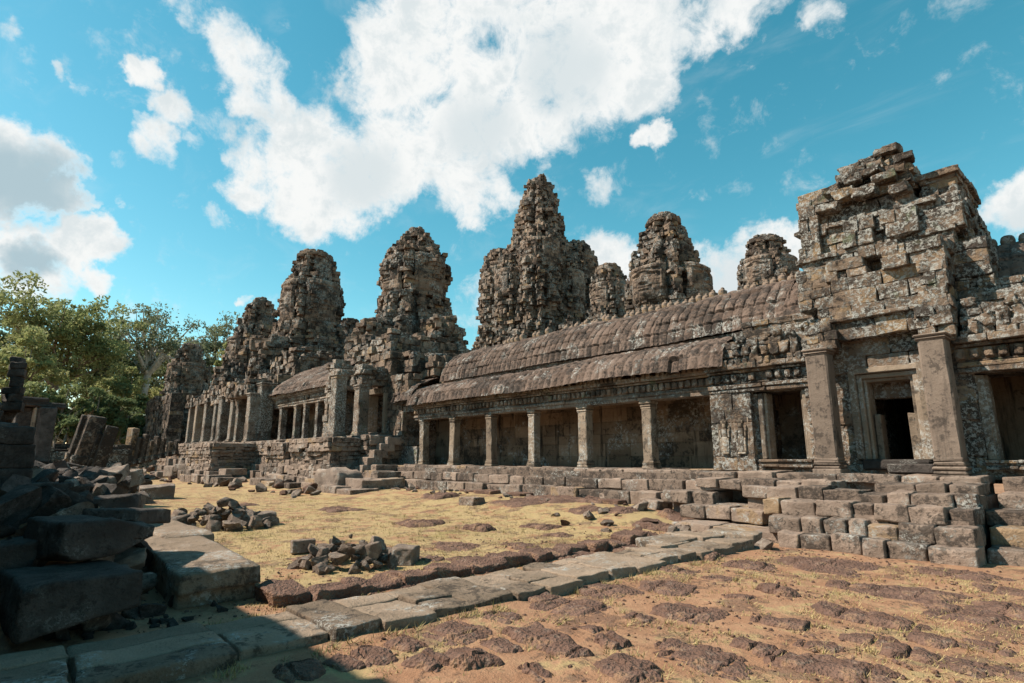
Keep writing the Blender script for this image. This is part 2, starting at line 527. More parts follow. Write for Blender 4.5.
class MB:
    def __init__(self):
        self.v, self.q, self.t, self.r, self.n = [], [], [], [], 0

    def add(self, v, q=None, t=None, r=None):
        v = np.asarray(v, float).reshape(-1, 3)
        if q is not None and len(q):
            self.q.append(np.asarray(q, np.int64).reshape(-1, 4) + self.n)
        if t is not None and len(t):
            self.t.append(np.asarray(t, np.int64).reshape(-1, 3) + self.n)
        self.v.append(v)
        if r is None:
            r = RNG.random()
        self.r.append(np.broadcast_to(np.asarray(r, float), (len(v),)).copy())
        self.n += len(v)
        return self

    def blocks(self, c, h, rot=None, ch=.03, jit=.02, r=None):
        """many chamfered stones: centres, half sizes, rotations"""
        c = np.asarray(c, float).reshape(-1, 3)
        h = np.broadcast_to(np.asarray(h, float), c.shape)
        N = len(c)
        if N == 0:
            return self
        chv = np.minimum(ch * (0.5 + RNG.random((N, 1))), h.min(1, keepdims=True) * .6)
        inset = np.ones((N, 24, 3)) * chv[:, :, None]
        inset[:, np.arange(24), _BAX] = 0
        v = _BC[None] * (h[:, None, :] - inset)
        j = (RNG.random((N, 8, 3)) - .5) * 2 * jit
        v = v + np.repeat(j, 3, axis=1)
        if rot is not None:
            v = np.einsum('nij,nvj->nvi', np.broadcast_to(rot, (N, 3, 3)), v)
        v = v + c[:, None, :]
        off = (np.arange(N) * 24)[:, None, None]
        rr = RNG.random(N) if r is None else np.broadcast_to(r, (N,))
        return self.add(v, (_BQ[None] + off), (_BT[None] + off), np.repeat(rr, 24))

    def rocks(self, c, h, rot=None, rad=.06, amp=.03, freq=2.5, n=4, r=None, seed=0):
        """weathered blocks with rounded, worn edges"""
        c = np.asarray(c, float).reshape(-1, 3)
        h = np.broadcast_to(np.asarray(h, float), c.shape)
        N = len(c)
        if N == 0:
            return self
        T, Q = _RB[n]
        p = T[None] * h[:, None, :]
        rd = np.minimum(rad * (0.6 + .8 * RNG.random((N, 1, 1))), h.min(1)[:, None, None] * .8)
        inn = np.clip(p, -(h[:, None, :] - rd), h[:, None, :] - rd)
        d = p - inn
        L = np.linalg.norm(d, axis=2, keepdims=True)
        L[L < 1e-9] = 1
        nn = d / L
        p = inn + nn * rd
        if rot is not None:
            p = np.einsum('nij,nvj->nvi', np.broadcast_to(rot, (N, 3, 3)), p)
        w = p + c[:, None, :]
        o = (np.arange(N) * 3.71)[:, None, None]
        disp = np.stack([fbm(w * freq + o, 4, 11 + seed), fbm(w * freq + o, 4, 23 + seed), fbm(w * freq + o, 4, 37 + seed)], -1)
        w = w + disp * amp
        off = (np.arange(N) * len(T))[:, None, None]
        rr = RNG.random(N) if r is None else np.broadcast_to(r, (N,))
        return self.add(w, Q[None] + off, None, np.repeat(rr, len(T)))

    def box(self, x0, x1, y0, y1, z0, z1, ch=.0, jit=0.0):
        return self.blocks([((x0 + x1) / 2, (y0 + y1) / 2, (z0 + z1) / 2)], [(abs(x1 - x0) / 2, abs(y1 - y0) / 2, abs(z1 - z0) / 2)], ch=max(ch, 1e-4), jit=jit)

    def grid(self, P, closed_u=False, r=None):
        """P: (nu, nv, 3)"""
        nu, nv = P.shape[:2]
        a = np.arange(nu * nv).reshape(nu, nv)
        if closed_u:
            a = np.vstack([a, a[:1]])
        q = np.stack([a[:-1, :-1], a[1:, :-1], a[1:, 1:], a[:-1, 1:]], -1).reshape(-1, 4)
        return self.add(P.reshape(-1, 3), q, None, r)

    def tube(self, pts, rads, n=8, r=None):
        pts = np.asarray(pts, float)
        rings = []
        for i in range(len(pts)):
            t = pts[min(i + 1, len(pts) - 1)] - pts[max(i - 1, 0)]
            t /= np.linalg.norm(t) + 1e-9
            a = np.cross(t, (0, 0, 1.0) if abs(t[2]) < .9 else (1.0, 0, 0))
            a /= np.linalg.norm(a)
            b = np.cross(t, a)
            th = np.linspace(0, 2 * math.pi, n, endpoint=False)
            rings.append(pts[i] + rads[i] * (np.cos(th)[:, None] * a + np.sin(th)[:, None] * b))
        P = np.array(rings).transpose(1, 0, 2)
        return self.grid(P, True, r)

    def build(self, name, m, parent=None, flat=True, origin=None, extra=None):
        me = bpy.data.meshes.new(name)
        v = np.concatenate(self.v)
        if parent is not None:
            o_ = parent
            base = np.zeros(3)
            while o_ is not None:
                base += np.array(o_.location)
                o_ = o_.parent
            v = v - base
        elif origin is not None:
            v = v - np.asarray(origin, float)
        q = np.concatenate(self.q) if self.q else np.zeros((0, 4), np.int64)
        t = np.concatenate(self.t) if self.t else np.zeros((0, 3), np.int64)
        me.vertices.add(len(v))
        me.vertices.foreach_set('co', v.astype(np.float32).ravel())
        nl = q.size + t.size
        me.loops.add(nl)
        me.loops.foreach_set('vertex_index', np.concatenate([q.ravel(), t.ravel()]).astype(np.int32))
        me.polygons.add(len(q) + len(t))
        ls = np.concatenate([np.arange(len(q)) * 4, q.size + np.arange(len(t)) * 3]).astype(np.int32)
        me.polygons.foreach_set('loop_start', ls)
        me.update(calc_edges=True)
        if flat:
            me.shade_flat()
        else:
            me.shade_smooth()
        a = me.attributes.new('rnd', 'FLOAT', 'POINT')
        a.data.foreach_set('value', np.concatenate(self.r).astype(np.float32))
        if extra:
            for k, arr in extra.items():
                a = me.attributes.new(k, 'FLOAT', 'POINT')
                a.data.foreach_set('value', np.asarray(arr, np.float32))
        me.materials.append(m)
        o = bpy.data.objects.new(name, me)
        COL.objects.link(o)
        if parent is not None:
            o.parent = parent
        elif origin is not None:
            o.location = origin
        return o


def tag(o, label=None, cat=None, group=None, kind=None):
    if label:
        o['label'] = label
    if cat:
        o['category'] = cat
    if group:
        o['group'] = group
    if kind:
        o['kind'] = kind
    return o


def thing(name, loc, label, cat, group=None):
    o = bpy.data.objects.new(name, None)
    o.location = loc
    o.empty_display_size = .3
    COL.objects.link(o)
    return tag(o, label, cat, group)


def rotz(a):
    c, s = math.cos(a), math.sin(a)
    return np.array([[c, -s, 0], [s, c, 0], [0, 0, 1.0]])


def rotxyz(ax, ay, az):
    cx, sx, cy, sy = math.cos(ax), math.sin(ax), math.cos(ay), math.sin(ay)
    rx = np.array([[1, 0, 0], [0, cx, -sx], [0, sx, cx]])
    ry = np.array([[cy, 0, sy], [0, 1, 0], [-sy, 0, cy]])
    return rotz(az) @ ry @ rx


def split(a, b, bl, vr=.35):
    """cut a run into uneven stones"""
    L = b - a
    n = max(1, int(round(L / bl)))
    w = 1 + (RNG.random(n) - .5) * 2 * vr
    e = np.concatenate([[0], np.cumsum(w)]) / w.sum() * L + a
    return e


def courses(z0, z1, ch, vr=.2):
    return split(z0, z1, ch, vr)


def wall_run(mb, p0, p1, nrm, z0, z1, ch=.32, bl=.7, dep_=.35, jit=.012, out=.02, skip=0.0, cham=.012, zprof=None, top=None, worn=0.0):
    """coursed stones along p0->p1 (2-D) whose faces lie on that line, facing nrm"""
    p0, p1, nrm = np.array(p0, float), np.array(p1, float), np.array(nrm, float)
    L = np.linalg.norm(p1 - p0)
    if L < .02 or z1 - z0 < .02:
        return
    u = (p1 - p0) / L
    ez = courses(z0, z1, ch)
    rot = np.array([[u[0], nrm[0], 0], [u[1], nrm[1], 0], [0, 0, 1.0]])
    C, H = [], []
    for k in range(len(ez) - 1):
        ex = split(0, L, bl)
        if k % 2 and len(ex) > 2:
            sh = .5 * (ex[1] - ex[0])
            ex = np.concatenate([[0], np.clip(ex[1:-1] - sh * .7, .08, L - .02), [L]])
        co = (RNG.random() - .5) * out
        if zprof is not None:
            co += zprof((ez[k] + ez[k + 1]) / 2 - z0, z1 - z0)
        for i in range(len(ex) - 1):
            if ex[i + 1] - ex[i] < .03:
                continue
            if skip and RNG.random() < skip:
                continue
            m_ = (ex[i] + ex[i + 1]) / 2
            if top is not None and ez[k + 1] > top(m_):
                continue
            o = co + (RNG.random() - .5) * 2 * out * (2.2 if RNG.random() < .12 else 1)
            c2 = p0 + u * m_ + nrm * (o - dep_ / 2)
            C.append((c2[0], c2[1], (ez[k] + ez[k + 1]) / 2))
            H.append(((ex[i + 1] - ex[i]) / 2 - .004, dep_ / 2, (ez[k + 1] - ez[k]) / 2 - .003))
    if C and worn > 0:
        mb.rocks(C, H, np.broadcast_to(rot, (len(C), 3, 3)), rad=.022, amp=worn, freq=3.6, n=WORN_N)
    elif C:
        mb.blocks(C, H, rot, ch=cham, jit=jit)


WORN = 0.0
WORN_N = 5


def mass(mb, x0, x1, y0, y1, z0, z1, ch=.3, bl=.7, jit=.014, out=.022, skip=0., cham=.014, zprof=None, rag=0.0, sides='FBLR', topcap=True, dep_=.35):
    """a solid of coursed masonry: stones on its sides and top round a core"""
    d = min(dep_, (x1 - x0) * .45, (y1 - y0) * .45)
    i = d * .55
    tf = None
    zc = z1
    if rag > 0:
        s_ = RNG.random() * 50
        tf = lambda m_: z1 - rag * (.5 + .5 * float(vnoise(np.array([[m_ * 1.1 + s_, 0.3, 0.7]]), 3)[0])) + .02
        zc = z1 - rag
    mb.box(x0 + i, x1 - i, y0 + i, y1 - i, z0, max(z0 + .05, zc - .06))
    kw = dict(ch=ch, bl=bl, dep_=d, jit=jit, out=out, skip=skip, cham=cham, zprof=zprof, top=tf, worn=WORN)
    if 'F' in sides:
        wall_run(mb, (x0, y0), (x1, y0), (0, -1), z0, z1, **kw)
    if 'B' in sides:
        wall_run(mb, (x1, y1), (x0, y1), (0, 1), z0, z1, **kw)
    if 'L' in sides:
        wall_run(mb, (x0, y1), (x0, y0), (-1, 0), z0, z1, **kw)
    if 'R' in sides:
        wall_run(mb, (x1, y0), (x1, y1), (1, 0), z0, z1, **kw)
    if topcap:
        ex = split(x0 + .05, x1 - .05, bl * 1.1)
        ey = split(y0 + .05, y1 - .05, bl * 1.1)
        C, H = [], []
        for a in range(len(ex) - 1):
            for b in range(len(ey) - 1):
                hz = .14
                zz = zc - hz - .02 + RNG.random() * (.05 + rag * .8)
                C.append(((ex[a] + ex[a + 1]) / 2, (ey[b] + ey[b + 1]) / 2, zz))
                H.append(((ex[a + 1] - ex[a]) / 2 - .006, (ey[b + 1] - ey[b]) / 2 - .006, hz))
        if WORN > 0:
            mb.rocks(C, H, None, rad=.03, amp=WORN, freq=3.6, n=4)
        else:
            mb.blocks(C, H, None, ch=cham, jit=jit)


def plinth_prof(t, h):
    """moulded base: foot, recess, cap"""
    k = t / h
    return (.16 if k < .16 else .10 if k < .3 else .02 if k < .42 else -.06 if k < .6 else .03 if k < .72 else .12 if k < .86 else .17)


# ------------------------------------------------------------------ the ground
def gh(x, y):
    x, y = np.asarray(x, float), np.asarray(y, float)
    rise = .32 * sstep(9.5, 13.6, y) * sstep(-7.0, -9.5, x)
    rho = y / np.maximum(np.abs(x), .1)
    nr_ = sstep(-14, -7, x)
    b = .185 + .055 * nr_
    lo_ = .125 - .065 * nr_
    t_ = np.clip((rho - b) / (lo_ - b), 0, 1)
    md = t_ * t_ * (3 - 2 * t_) * (.95 * sstep(-6.7, -9.5, x)) * sstep(-90, -55, x)
    p = np.stack([x, y, 0 * x], -1)
    un = .05 * fbm(p * .55, 3, 5) + .025 * fbm(p * 2.1, 3, 9) * sstep(22, 8, np.hypot(x, y))
    far = sstep(60, 400, np.hypot(x, y)) * .3
    return rise + md + un * sstep(-4.6, -5.4, x) + un * (1 - sstep(-4.6, -5.4, x)) + far


def gxy(x, y):
    return float(gh(np.array([x]), np.array([y]))[0])


def axis(lo, hi, st, far, k):
    a = np.arange(lo, hi + st / 2, st)
    o, s = [], st
    p = hi
    while p < far:
        s *= k
        p += s
        o.append(p)
    n, s, p = [], st, lo
    while p > -far:
        s *= k
        p -= s
        n.append(p)
    return np.concatenate([n[::-1], a, o])


gx_, gy_ = axis(-17, 3, .085, 1800, 1.16), axis(-4, 15, .085, 1800, 1.16)
GX, GY = np.meshgrid(gx_, gy_, indexing='ij')
GZ = gh(GX, GY)


def grassiness(x, y):
    p = np.stack([np.asarray(x, float), np.asarray(y, float), 0 * np.asarray(x, float)], -1)
    lawn = .62 * sstep(-6.2, -7.6, x) * sstep(1.5, 3.2, y)
    front = .29 * sstep(-5.6, -4.8, x)
    return lawn + front + .22 * fbm(p * .8, 3, 41)


mb = MB()
mb.grid(np.stack([GX, GY, GZ], -1), False, .5)
gr = grassiness(GX, GY).ravel()
o = mb.build('ground', M['ground'], None, flat=False, origin=(0, 0, 0), extra={'grass': gr})
tag(o, 'dry earth and straw coloured grass of the temple courtyard', 'ground', kind='structure')

# path of worn slabs towards the pavilion, and its laterite kerb
mb = MB()
y = -4.0
while y < 9.3:
    L = .45 + RNG.random() * .6
    xa, xb = -6.33 + RNG.normal() * .06, -5.16 + RNG.normal() * .07
    f = RNG.random()
    cuts = [xa, xb] if f < .3 else [xa, xa + (xb - xa) * (.3 + .4 * RNG.random()), xb] if f < .8 else [xa, xa + (xb - xa) * .33, xa + (xb - xa) * .68, xb]
    for k in range(len(cuts) - 1):
        zt = .115 + RNG.normal() * .012
        d0, d1 = RNG.random() * .05, RNG.random() * .05
        mb.rocks([((cuts[k] + cuts[k + 1]) / 2, y + L / 2 + (d0 - d1) / 2, zt - .12)], [((cuts[k + 1] - cuts[k]) / 2 - .006, L / 2 - .006 - d0 * .2, .12)],
                 rotxyz(RNG.normal() * .014, RNG.normal() * .014, RNG.normal() * .03), rad=.02, amp=.045, freq=2.6, n=8)
    y += L
for (x0, x1, ya, yb, zt) in ((-6.75, -5.95, 9.35, 10.2, .16), (-5.9, -5.15, 9.4, 10.1, .13), (-6.7, -5.8, 10.25, 11.0, .18), (-5.75, -5.2, 10.15, 10.9, .15), (-6.3, -5.3, 11.05, 11.6, .2)):
    mb.rocks([((x0 + x1) / 2, (ya + yb) / 2, zt - .12)], [((x1 - x0) / 2, (yb - ya) / 2, .12)], rotz(RNG.normal() * .06), rad=.025, amp=.045, freq=2.6, n=8)
o = mb.build('path', M['slab'], None, flat=False, origin=(-5.7, 3, 0))
tag(o, 'raised path of worn sandstone slabs leading to the pavilion', 'path', kind='structure')

# ------------------------------------------------------------------ temple: outer gallery
FL = 1.29


def square_pillar(parent, x, y, z0, z1, w, m, base=.28, cap=.26, name='pillar', lean=(0, 0), taper=.0, d=None):
    """shaft with moulded base and capital as its sub-parts"""
    d = d or w
    A = MB()
    n = 9
    zz = np.linspace(z0 + base * .8, z1 - cap * .8, n)
    P = []
    ring = np.array([(-1, -.86), (-.86, -1), (.86, -1), (1, -.86), (1, .86), (.86, 1), (-.86, 1), (-1, .86)])
    for q in zz:
        k = 1 - taper * (q - z0) / (z1 - z0)
        f = (q - z0) / (z1 - z0)
        nz = fbm(np.array([[x * 3 + i, y * 3, q * 2.5] for i in range(8)]), 3, 3) * .022
        P.append([(x + r[0] * w * k + nz[i] + lean[0] * f, y + r[1] * d * k - nz[i] + lean[1] * f, q) for i, r in enumerate(ring)])
    A.grid(np.array(P).transpose(1, 0, 2), True)
    A.box(x - w * .9, x + w * .9, y - d * .9, y + d * .9, z0, z0 + base)
    s = A.build(name, m, parent)
    B = MB()
    for (a, b, k) in ((0, .34, 1.26), (.34, .5, 1.16), (.5, .66, 1.2), (.66, .82, 1.1), (.82, 1.0, 1.05)):
        B.blocks([(x, y, z0 + base * (a + b) / 2)], [(w * k, d * k, base * (b - a) / 2 - .002)], None, ch=.02, jit=.008)
    B.build('pillar_base', m, s)
    B = MB()
    for (a, b, k) in ((0, .2, 1.06), (.2, .45, 1.14), (.45, .6, 1.08), (.6, 1.0, 1.24)):
        B.blocks([(x + lean[0], y + lean[1], z1 - cap + cap * (a + b) / 2)], [(w * k, d * k, cap * (b - a) / 2 - .002)], None, ch=.02, jit=.008)
    B.build('capital', m, s)
    return s


def resample(pr, st):
    pr = np.array(pr, float)
    d = np.concatenate([[0], np.cumsum(np.linalg.norm(np.diff(pr, axis=0), axis=1))])
    n = max(3, int(d[-1] / st))
    s = np.linspace(0, d[-1], n)
    return np.stack([np.interp(s, d, pr[:, 0]), np.interp(s, d, pr[:, 1])], -1), s


def vault(mb, x0, x1, prof, rib=.34, dx=.034, course=.4, amp=.095, sag=.06, seed=0, dy=None):
    """stone vault roof carved as rows of tiles: ribs down the slope, stepped courses"""
    q, s = resample(prof, .055)
    t = np.gradient(q, axis=0)
    nrm = np.stack([-t[:, 1], t[:, 0]], -1)
    nrm /= np.linalg.norm(nrm, axis=1, keepdims=True)
    if nrm[len(nrm) // 2, 1] < 0:
        nrm = -nrm
    xs = np.arange(x0, x1 + dx / 2, dx)
    X, SS = np.meshgrid(xs, s, indexing='ij')
    k = np.floor(SS / course)
    xo = X + (_hash(k.astype(np.int64), np.zeros_like(k, dtype=np.int64), np.zeros_like(k, dtype=np.int64), seed) - .5) * .05
    ribv = np.abs(np.cos(math.pi * xo / rib)) ** .42
    ri = np.floor(xo / rib + .5)
    blk = _hash(np.floor(xo / (rib * 3)).astype(np.int64), k.astype(np.int64), np.zeros_like(k, dtype=np.int64), seed + 3)
    tile = _hash(ri.astype(np.int64), k.astype(np.int64), np.zeros_like(k, dtype=np.int64), seed + 5)
    fr = SS / course - k
    h = amp * ribv * (.8 + .4 * tile) + .018 * (1 - fr) + (blk - .5) * .045 - .022 * (fr > .92) + .004 * RNG.normal(size=X.shape)
    pp = np.stack([X * .6, SS * .6, 0 * X + seed], -1)
    h = h + sag * fbm(pp, 3, seed) + .02 * fbm(pp * 7, 3, seed + 2) - .14 * (tile > .975) * (ribv > .3)
    wz = .07 * fbm(np.stack([X * .25, 0 * X, 0 * X + seed], -1), 2, seed + 7)
    P = np.stack([X, q[None, :, 0] + h * nrm[None, :, 0], q[None, :, 1] + h * nrm[None, :, 1] + wz], -1)
    mb.grid(P, False, (blk * .5 + .25 + (tile - .5) * .3).ravel())


def cornice(mb, x0, x1, y, z0, z1, bumps=True, seed=0):
    """architrave, carved frieze and drip course along a front at y"""
    h = z1 - z0
    for (a, b, o, L) in ((0, .16, 0, 1.6), (.16, .30, .045, 1.4), (.30, .36, -.01, 1.5), (.36, .70, -.03, 1.0), (.70, .80, .09, 1.2), (.80, 1.0, .22, .8)):
        e = split(x0, x1, L)
        C, H = [], []
        for i in range(len(e) - 1):
            oo = o + RNG.normal() * .014
            C.append(((e[i] + e[i + 1]) / 2, y + .25 - oo, z0 + h * (a + b) / 2))
            H.append(((e[i + 1] - e[i]) / 2 - .003, .25 + RNG.random() * .01, h * (b - a) / 2 - .002))
        mb.blocks(C, H, None, ch=.018, jit=.012)
    if bumps:
        n = int((x1 - x0) / .235)
        xs = np.linspace(x0 + .1, x1 - .1, n)
        keep = RNG.random(n) > .1
        C = np.stack([xs, np.full(n, y + .03) - .05, np.full(n, z0 + h * .53)], -1)[keep]
        mb.rocks(C, (.085, .075, h * .145), None, rad=.07, amp=.04, freq=6, n=3)
        xs = np.linspace(x0 + .05, x1 - .05, int(n * 1.25))
        keep = RNG.random(len(xs)) > .18
        C = np.stack([xs, np.full(len(xs), y - .2), np.full(len(xs), z1 + .02)], -1)[keep]
        mb.rocks(C, (.075, .05, .1), None, rad=.05, amp=.04, freq=6, n=3)


wing = thing('gallery', (-16.5, 17.3, FL), 'long low gallery of square pillars under a two tier ribbed stone roof', 'gallery')
PX = [-10.94, -13.72, -16.4, -18.98, -21.68, -24.17]
for x in PX:
    square_pillar(wing, x, 16.22, FL, 3.5, .19 + .012 * RNG.normal(), M['pillar'], lean=(.025 * RNG.normal(), .012 * RNG.normal()))
A = MB()
wall_run(A, (-26.2, 18.05), (-7.4, 18.05), (0, -1), FL, 4.4, ch=.42, bl=1.1, out=.008, cham=.008, jit=.004, dep_=.5)
A.box(-26.2, -7.4, 18.1, 18.7, FL, 5.3)
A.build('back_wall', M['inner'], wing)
A = MB()
e = split(-25.6, -8.4, 1.1)
for yy in (15.55, 16.5, 17.35):
    C = [((e[i] + e[i + 1]) / 2, yy, FL - .12 + RNG.normal() * .008) for i in range(len(e) - 1)]
    H = [((e[i + 1] - e[i]) / 2 - .006, .46, .12) for i in range(len(e) - 1)]
    A.blocks(C, H, None, ch=.02, jit=.015)
A.build('floor', M['steps'], wing)
A = MB()
cornice(A, -24.75, -8.5, 16.0, 3.49, 4.26)
A.box(-24.7, -8.4, 16.3, 18.2, 4.1, 4.5)
A.build('entablature', M['gallery'], wing)
A = MB()
vault(A, -24.75, -7.9, [(15.5, 4.22), (15.58, 4.58), (15.9, 4.93), (16.5, 5.17), (17.5, 5.3)], seed=1)
A.build('lower_roof', M['roof'], wing)
A = MB()
for (z0, z1, yy) in ((5.22, 5.42, 17.42), (5.42, 5.58, 17.3)):
    e = split(-24.6, -7.8, 1.3)
    A.blocks([((e[i] + e[i + 1]) / 2, yy + .2 + RNG.normal() * .015, (z0 + z1) / 2) for i in range(len(e) - 1)],
             [((e[i + 1] - e[i]) / 2 - .004, .2, (z1 - z0) / 2 - .003) for i in range(len(e) - 1)], None, ch=.02, jit=.015)
A.box(-24.6, -7.8, 17.6, 18.4, 4.4, 5.6)
A.build('roof_ledge', M['gallery'], wing)
A = MB()
UP = [(17.22, 5.54), (17.28, 5.98), (17.52, 6.46), (17.98, 6.9), (18.6, 7.17), (19.1, 7.22)]
vault(A, -24.3, -6.6, UP + [(19.5, 7.1), (20.1, 6.6), (20.6, 5.8)], seed=2)
A.build('upper_roof', M['roof'], wing)
A = MB()
mass(A, -25.4, -7, 20.3, 20.9, .2, 5.9, ch=.4, bl=1)
mass(A, -24.7, -24.15, 17.5, 20.4, 5.3, 6.9, rag=.5)
A.build('rear_wall', M['gallery'], wing)
fm = None
for i, x in enumerate(np.arange(-20.8, -6.7, .3)):
    if RNG.random() < (.1 if x > -16.5 else .35):
        continue
    if fm is None:
        A = MB()
        A.rocks([(x, 18.95, 7.36)], [(.125, .16, .17)], None, rad=.11, amp=.05, freq=5, n=4)
        A.rocks([(x, 18.95, 7.54)], [(.055, .08, .07)], None, rad=.06, amp=.02, freq=5, n=3)
        fm = A.build('ridge_finial', M['gallery'], wing, flat=False)
        fx = x
    else:
        c = fm.copy()
        COL.objects.link(c)
        c.parent = wing
        c.location = (x - fx + RNG.normal() * .03, RNG.normal() * .03, RNG.normal() * .04)
        s_ = .85 + .35 * RNG.random()
        # turn about its own spot
        c.scale = (1, 1, 1)
# porch-end bay at the far end of the gallery
A = MB()
mass(A, -26.3, -24.45, 16.0, 16.6, 3.95, 4.5, ch=.25)
mass(A, -26.3, -25.75, 15.9, 18, FL, 4.0, ch=.35)
A.box(-25.8, -24.4, 15.95, 16.6, FL, 2.2)
A.build('end_bay_wall', M['gallery'], wing)
A = MB()
vault(A, -26.4, -24.5, [(15.6, 4.5), (15.75, 4.9), (16.2, 5.3), (16.8, 5.6), (17.6, 5.8)], seed=4)
A.box(-26.3, -24.5, 16.2, 18.2, 4.3, 4.9)
A.build('end_bay_roof', M['roof'], wing)

# stepped terrace under the gallery
ter = thing('stepped_terrace', (-16.5, 14.8, .2), 'three worn sandstone courses stepping down from the pillared gallery to the grass', 'terrace')


def step_course(parent, x0, x1, yf, z0, z1, depth=.7, bl=1.2, miss=.04, jz=.02, jy=.05, m='steps', name='step', amp=.035, rad=.028):
    e = split(x0, x1, bl, .4)
    runs, cur = [], []
    for i in range(len(e) - 1):
        if RNG.random() < miss:
            if cur:
                runs.append(cur)
            cur = []
            continue
        hz = (z1 - z0) / 2
        cur.append((((e[i] + e[i + 1]) / 2, yf + depth / 2 + abs(RNG.normal()) * jy, z0 + hz + RNG.normal() * jz),
                    ((e[i + 1] - e[i]) / 2 - .01 - RNG.random() * .012, depth / 2, hz),
                    rotxyz(RNG.normal() * .02, RNG.normal() * .018, RNG.normal() * .02)))
    if cur:
        runs.append(cur)
    for run in runs:
        A = MB()
        A.rocks([q[0] for q in run], [q[1] for q in run], np.array([q[2] for q in run]), rad=rad, amp=amp, freq=3.4, n=8)
        o = A.build(name, M[m], parent, flat=False)
    return o


step_course(ter, -25.5, -8.3, 15.15, 1.0, 1.275, .8, 1.5)
step_course(ter, -25.3, -7.6, 14.72, .68, 1.0, .8, 1.1)
step_course(ter, -24.6, -7.8, 14.2, .28, .68, .9, 1.3, miss=.1, jy=.12)
step_course(ter, -21.5, -10.5, 13.75, .12, .42, .7, .9, miss=.5, jy=.25, m='laterite')
A = MB()
A.box(-25.6, -7.5, 15.0, 20.5, -.2, 1.2)
A.box(-25.4, -7.5, 14.9, 15.4, -.2, .95)
A.build('terrace_core', M['steps'], ter)

# ------------------------------------------------------------------ temple: entrance pavilion with its tower stump
pav = thing('entrance_pavilion', (-4.0, 17.0, FL), 'massive ruined entrance pavilion with broken tower, dark doorway and two tall smooth pillars', 'temple building')
WORN = .035
A = MB()
# piers and walls
mass(A, -8.55, -7.32, 15.85, 18.2, FL, 3.5, ch=.42, bl=.6, out=.012)
mass(A, -7.42, -7.18, 16.05, 16.5, FL, 3.45, ch=.5, bl=.3, out=.01)
mass(A, -5.85, -5.35, 15.9, 18, FL, 4.3, ch=.4, bl=.5)
mass(A, -5.35, -4.72, 16.05, 18.4, FL, 4.4, ch=.36, bl=.6)
mass(A, -3.28, -2.62, 16.05, 18.4, FL, 4.4, ch=.36, bl=.6)
mass(A, -2.7, -2.3, 15.9, 18, FL, 4.3, ch=.4, bl=.5)
mass(A, -.75, .55, 15.85, 18.2, FL, 3.5, ch=.42, bl=.6, out=.012)
mass(A, -8.6, -4.75, 18.05, 18.7, FL, 4.2, ch=.4, bl=.8, sides='F')
mass(A, -3.25, .6, 18.05, 18.7, FL, 4.2, ch=.4, bl=.8, sides='F')
A.box(-5.2, -4.75, 18.6, 21, FL, 4.2)
A.box(-3.25, -2.8, 18.6, 21, FL, 4.2)
A.box(-6.0, -2.0, 20.8, 21.3, FL, 4.2)
mass(A, -8.6, .6, 15.9, 16.5, FL - .1, 1.45, ch=.2, bl=.9, sides='FLR')
A.build('wall', M['pavilion'], pav)
WORN = .055
for (x0, x1) in ((-7.2, -5.8), (-2.32, -.7)):
    A = MB()
    e = split(x0, x1, .6)
    for (z0, z1, o) in ((1.4, 1.47, .1), (1.47, 1.53, .04), (1.53, 1.6, .09)):
        A.blocks([((e[i] + e[i + 1]) / 2, 16.15 - o, (z0 + z1) / 2) for i in range(len(e) - 1)], [((e[i + 1] - e[i]) / 2 - .003, .3, (z1 - z0) / 2 - .001) for i in range(len(e) - 1)], None, ch=.012, jit=.008)
    w = A.build('window', M['pavilion'], pav)
    for side in (0, 1):
        B = MB()
        for k, wd in enumerate((.15, .09)):
            s = x0 + .02 + k * .12 if side == 0 else x1 - .02 - wd - k * .12
            B.box(s, s + wd, 15.98 + .09 * k, 16.5, 1.6, 3.43, .02, .01)
        B.build('jamb', M['pillar'], w)
    B = MB()
    B.box(x0 - .3, x1 + .3, 17.7, 18.0, FL, 4.0)
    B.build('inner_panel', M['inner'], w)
# roof mass and frieze left and right of the middle
for (x0, x1) in ((-8.55, -5.35), (-2.55, .6)):
    A = MB()
    cornice(A, x0, x1, 15.82, 3.47, 4.28)
    A.box(x0 + .05, x1 - .05, 16.2, 18.3, 3.52, 4.35)
    A.build('entablature', M['pavilion'], pav)
for (x0, x1) in ((-8.0, -5.3), (-2.35, .5)):
    A = MB()
    mass(A, x0, x1, 15.75, 18.5, 4.3, 4.95, ch=.26, bl=.5, out=.05, skip=.03)
    mass(A, x0 + .1, x1, 16.35, 18.6, 4.95, 5.35, ch=.2, bl=.55, out=.05, skip=.03)
    mass(A, x0 + .1, x1, 16.9, 18.6, 5.35, 5.75, ch=.2, bl=.6, out=.04)
    xs = np.arange(x0 + .2, x1 - .1, .27)
    C = [(x, 15.7 + RNG.normal() * .02, 4.6 + RNG.normal() * .04) for x in xs if RNG.random() > .12]
    A.rocks(C, [(.08 + .04 * RNG.random(), .06, .13 + .09 * RNG.random()) for _ in C], None, rad=.05, amp=.09, freq=6, n=8)
    C = [(x, 15.78 + RNG.normal() * .02, 5.0 + RNG.normal() * .04) for x in np.arange(x0 + .2, x1 - .1, .36) if RNG.random() > .25]
    A.rocks(C, [(.12, .1, .08 + .05 * RNG.random()) for _ in C], None, rad=.05, amp=.09, freq=6, n=8)
    A.build('roof_tier', M['pavilion'], pav)
A = MB()
vault(A, -6.65, -5.2, [(17.05, 5.7), (17.25, 6.15), (17.6, 6.6), (18.1, 7.0), (18.7, 7.3), (19.2, 7.35), (20.6, 5.8)], seed=8, rib=.28, amp=.06)
A.build('vault_roof', M['roof'], pav)
A = MB()
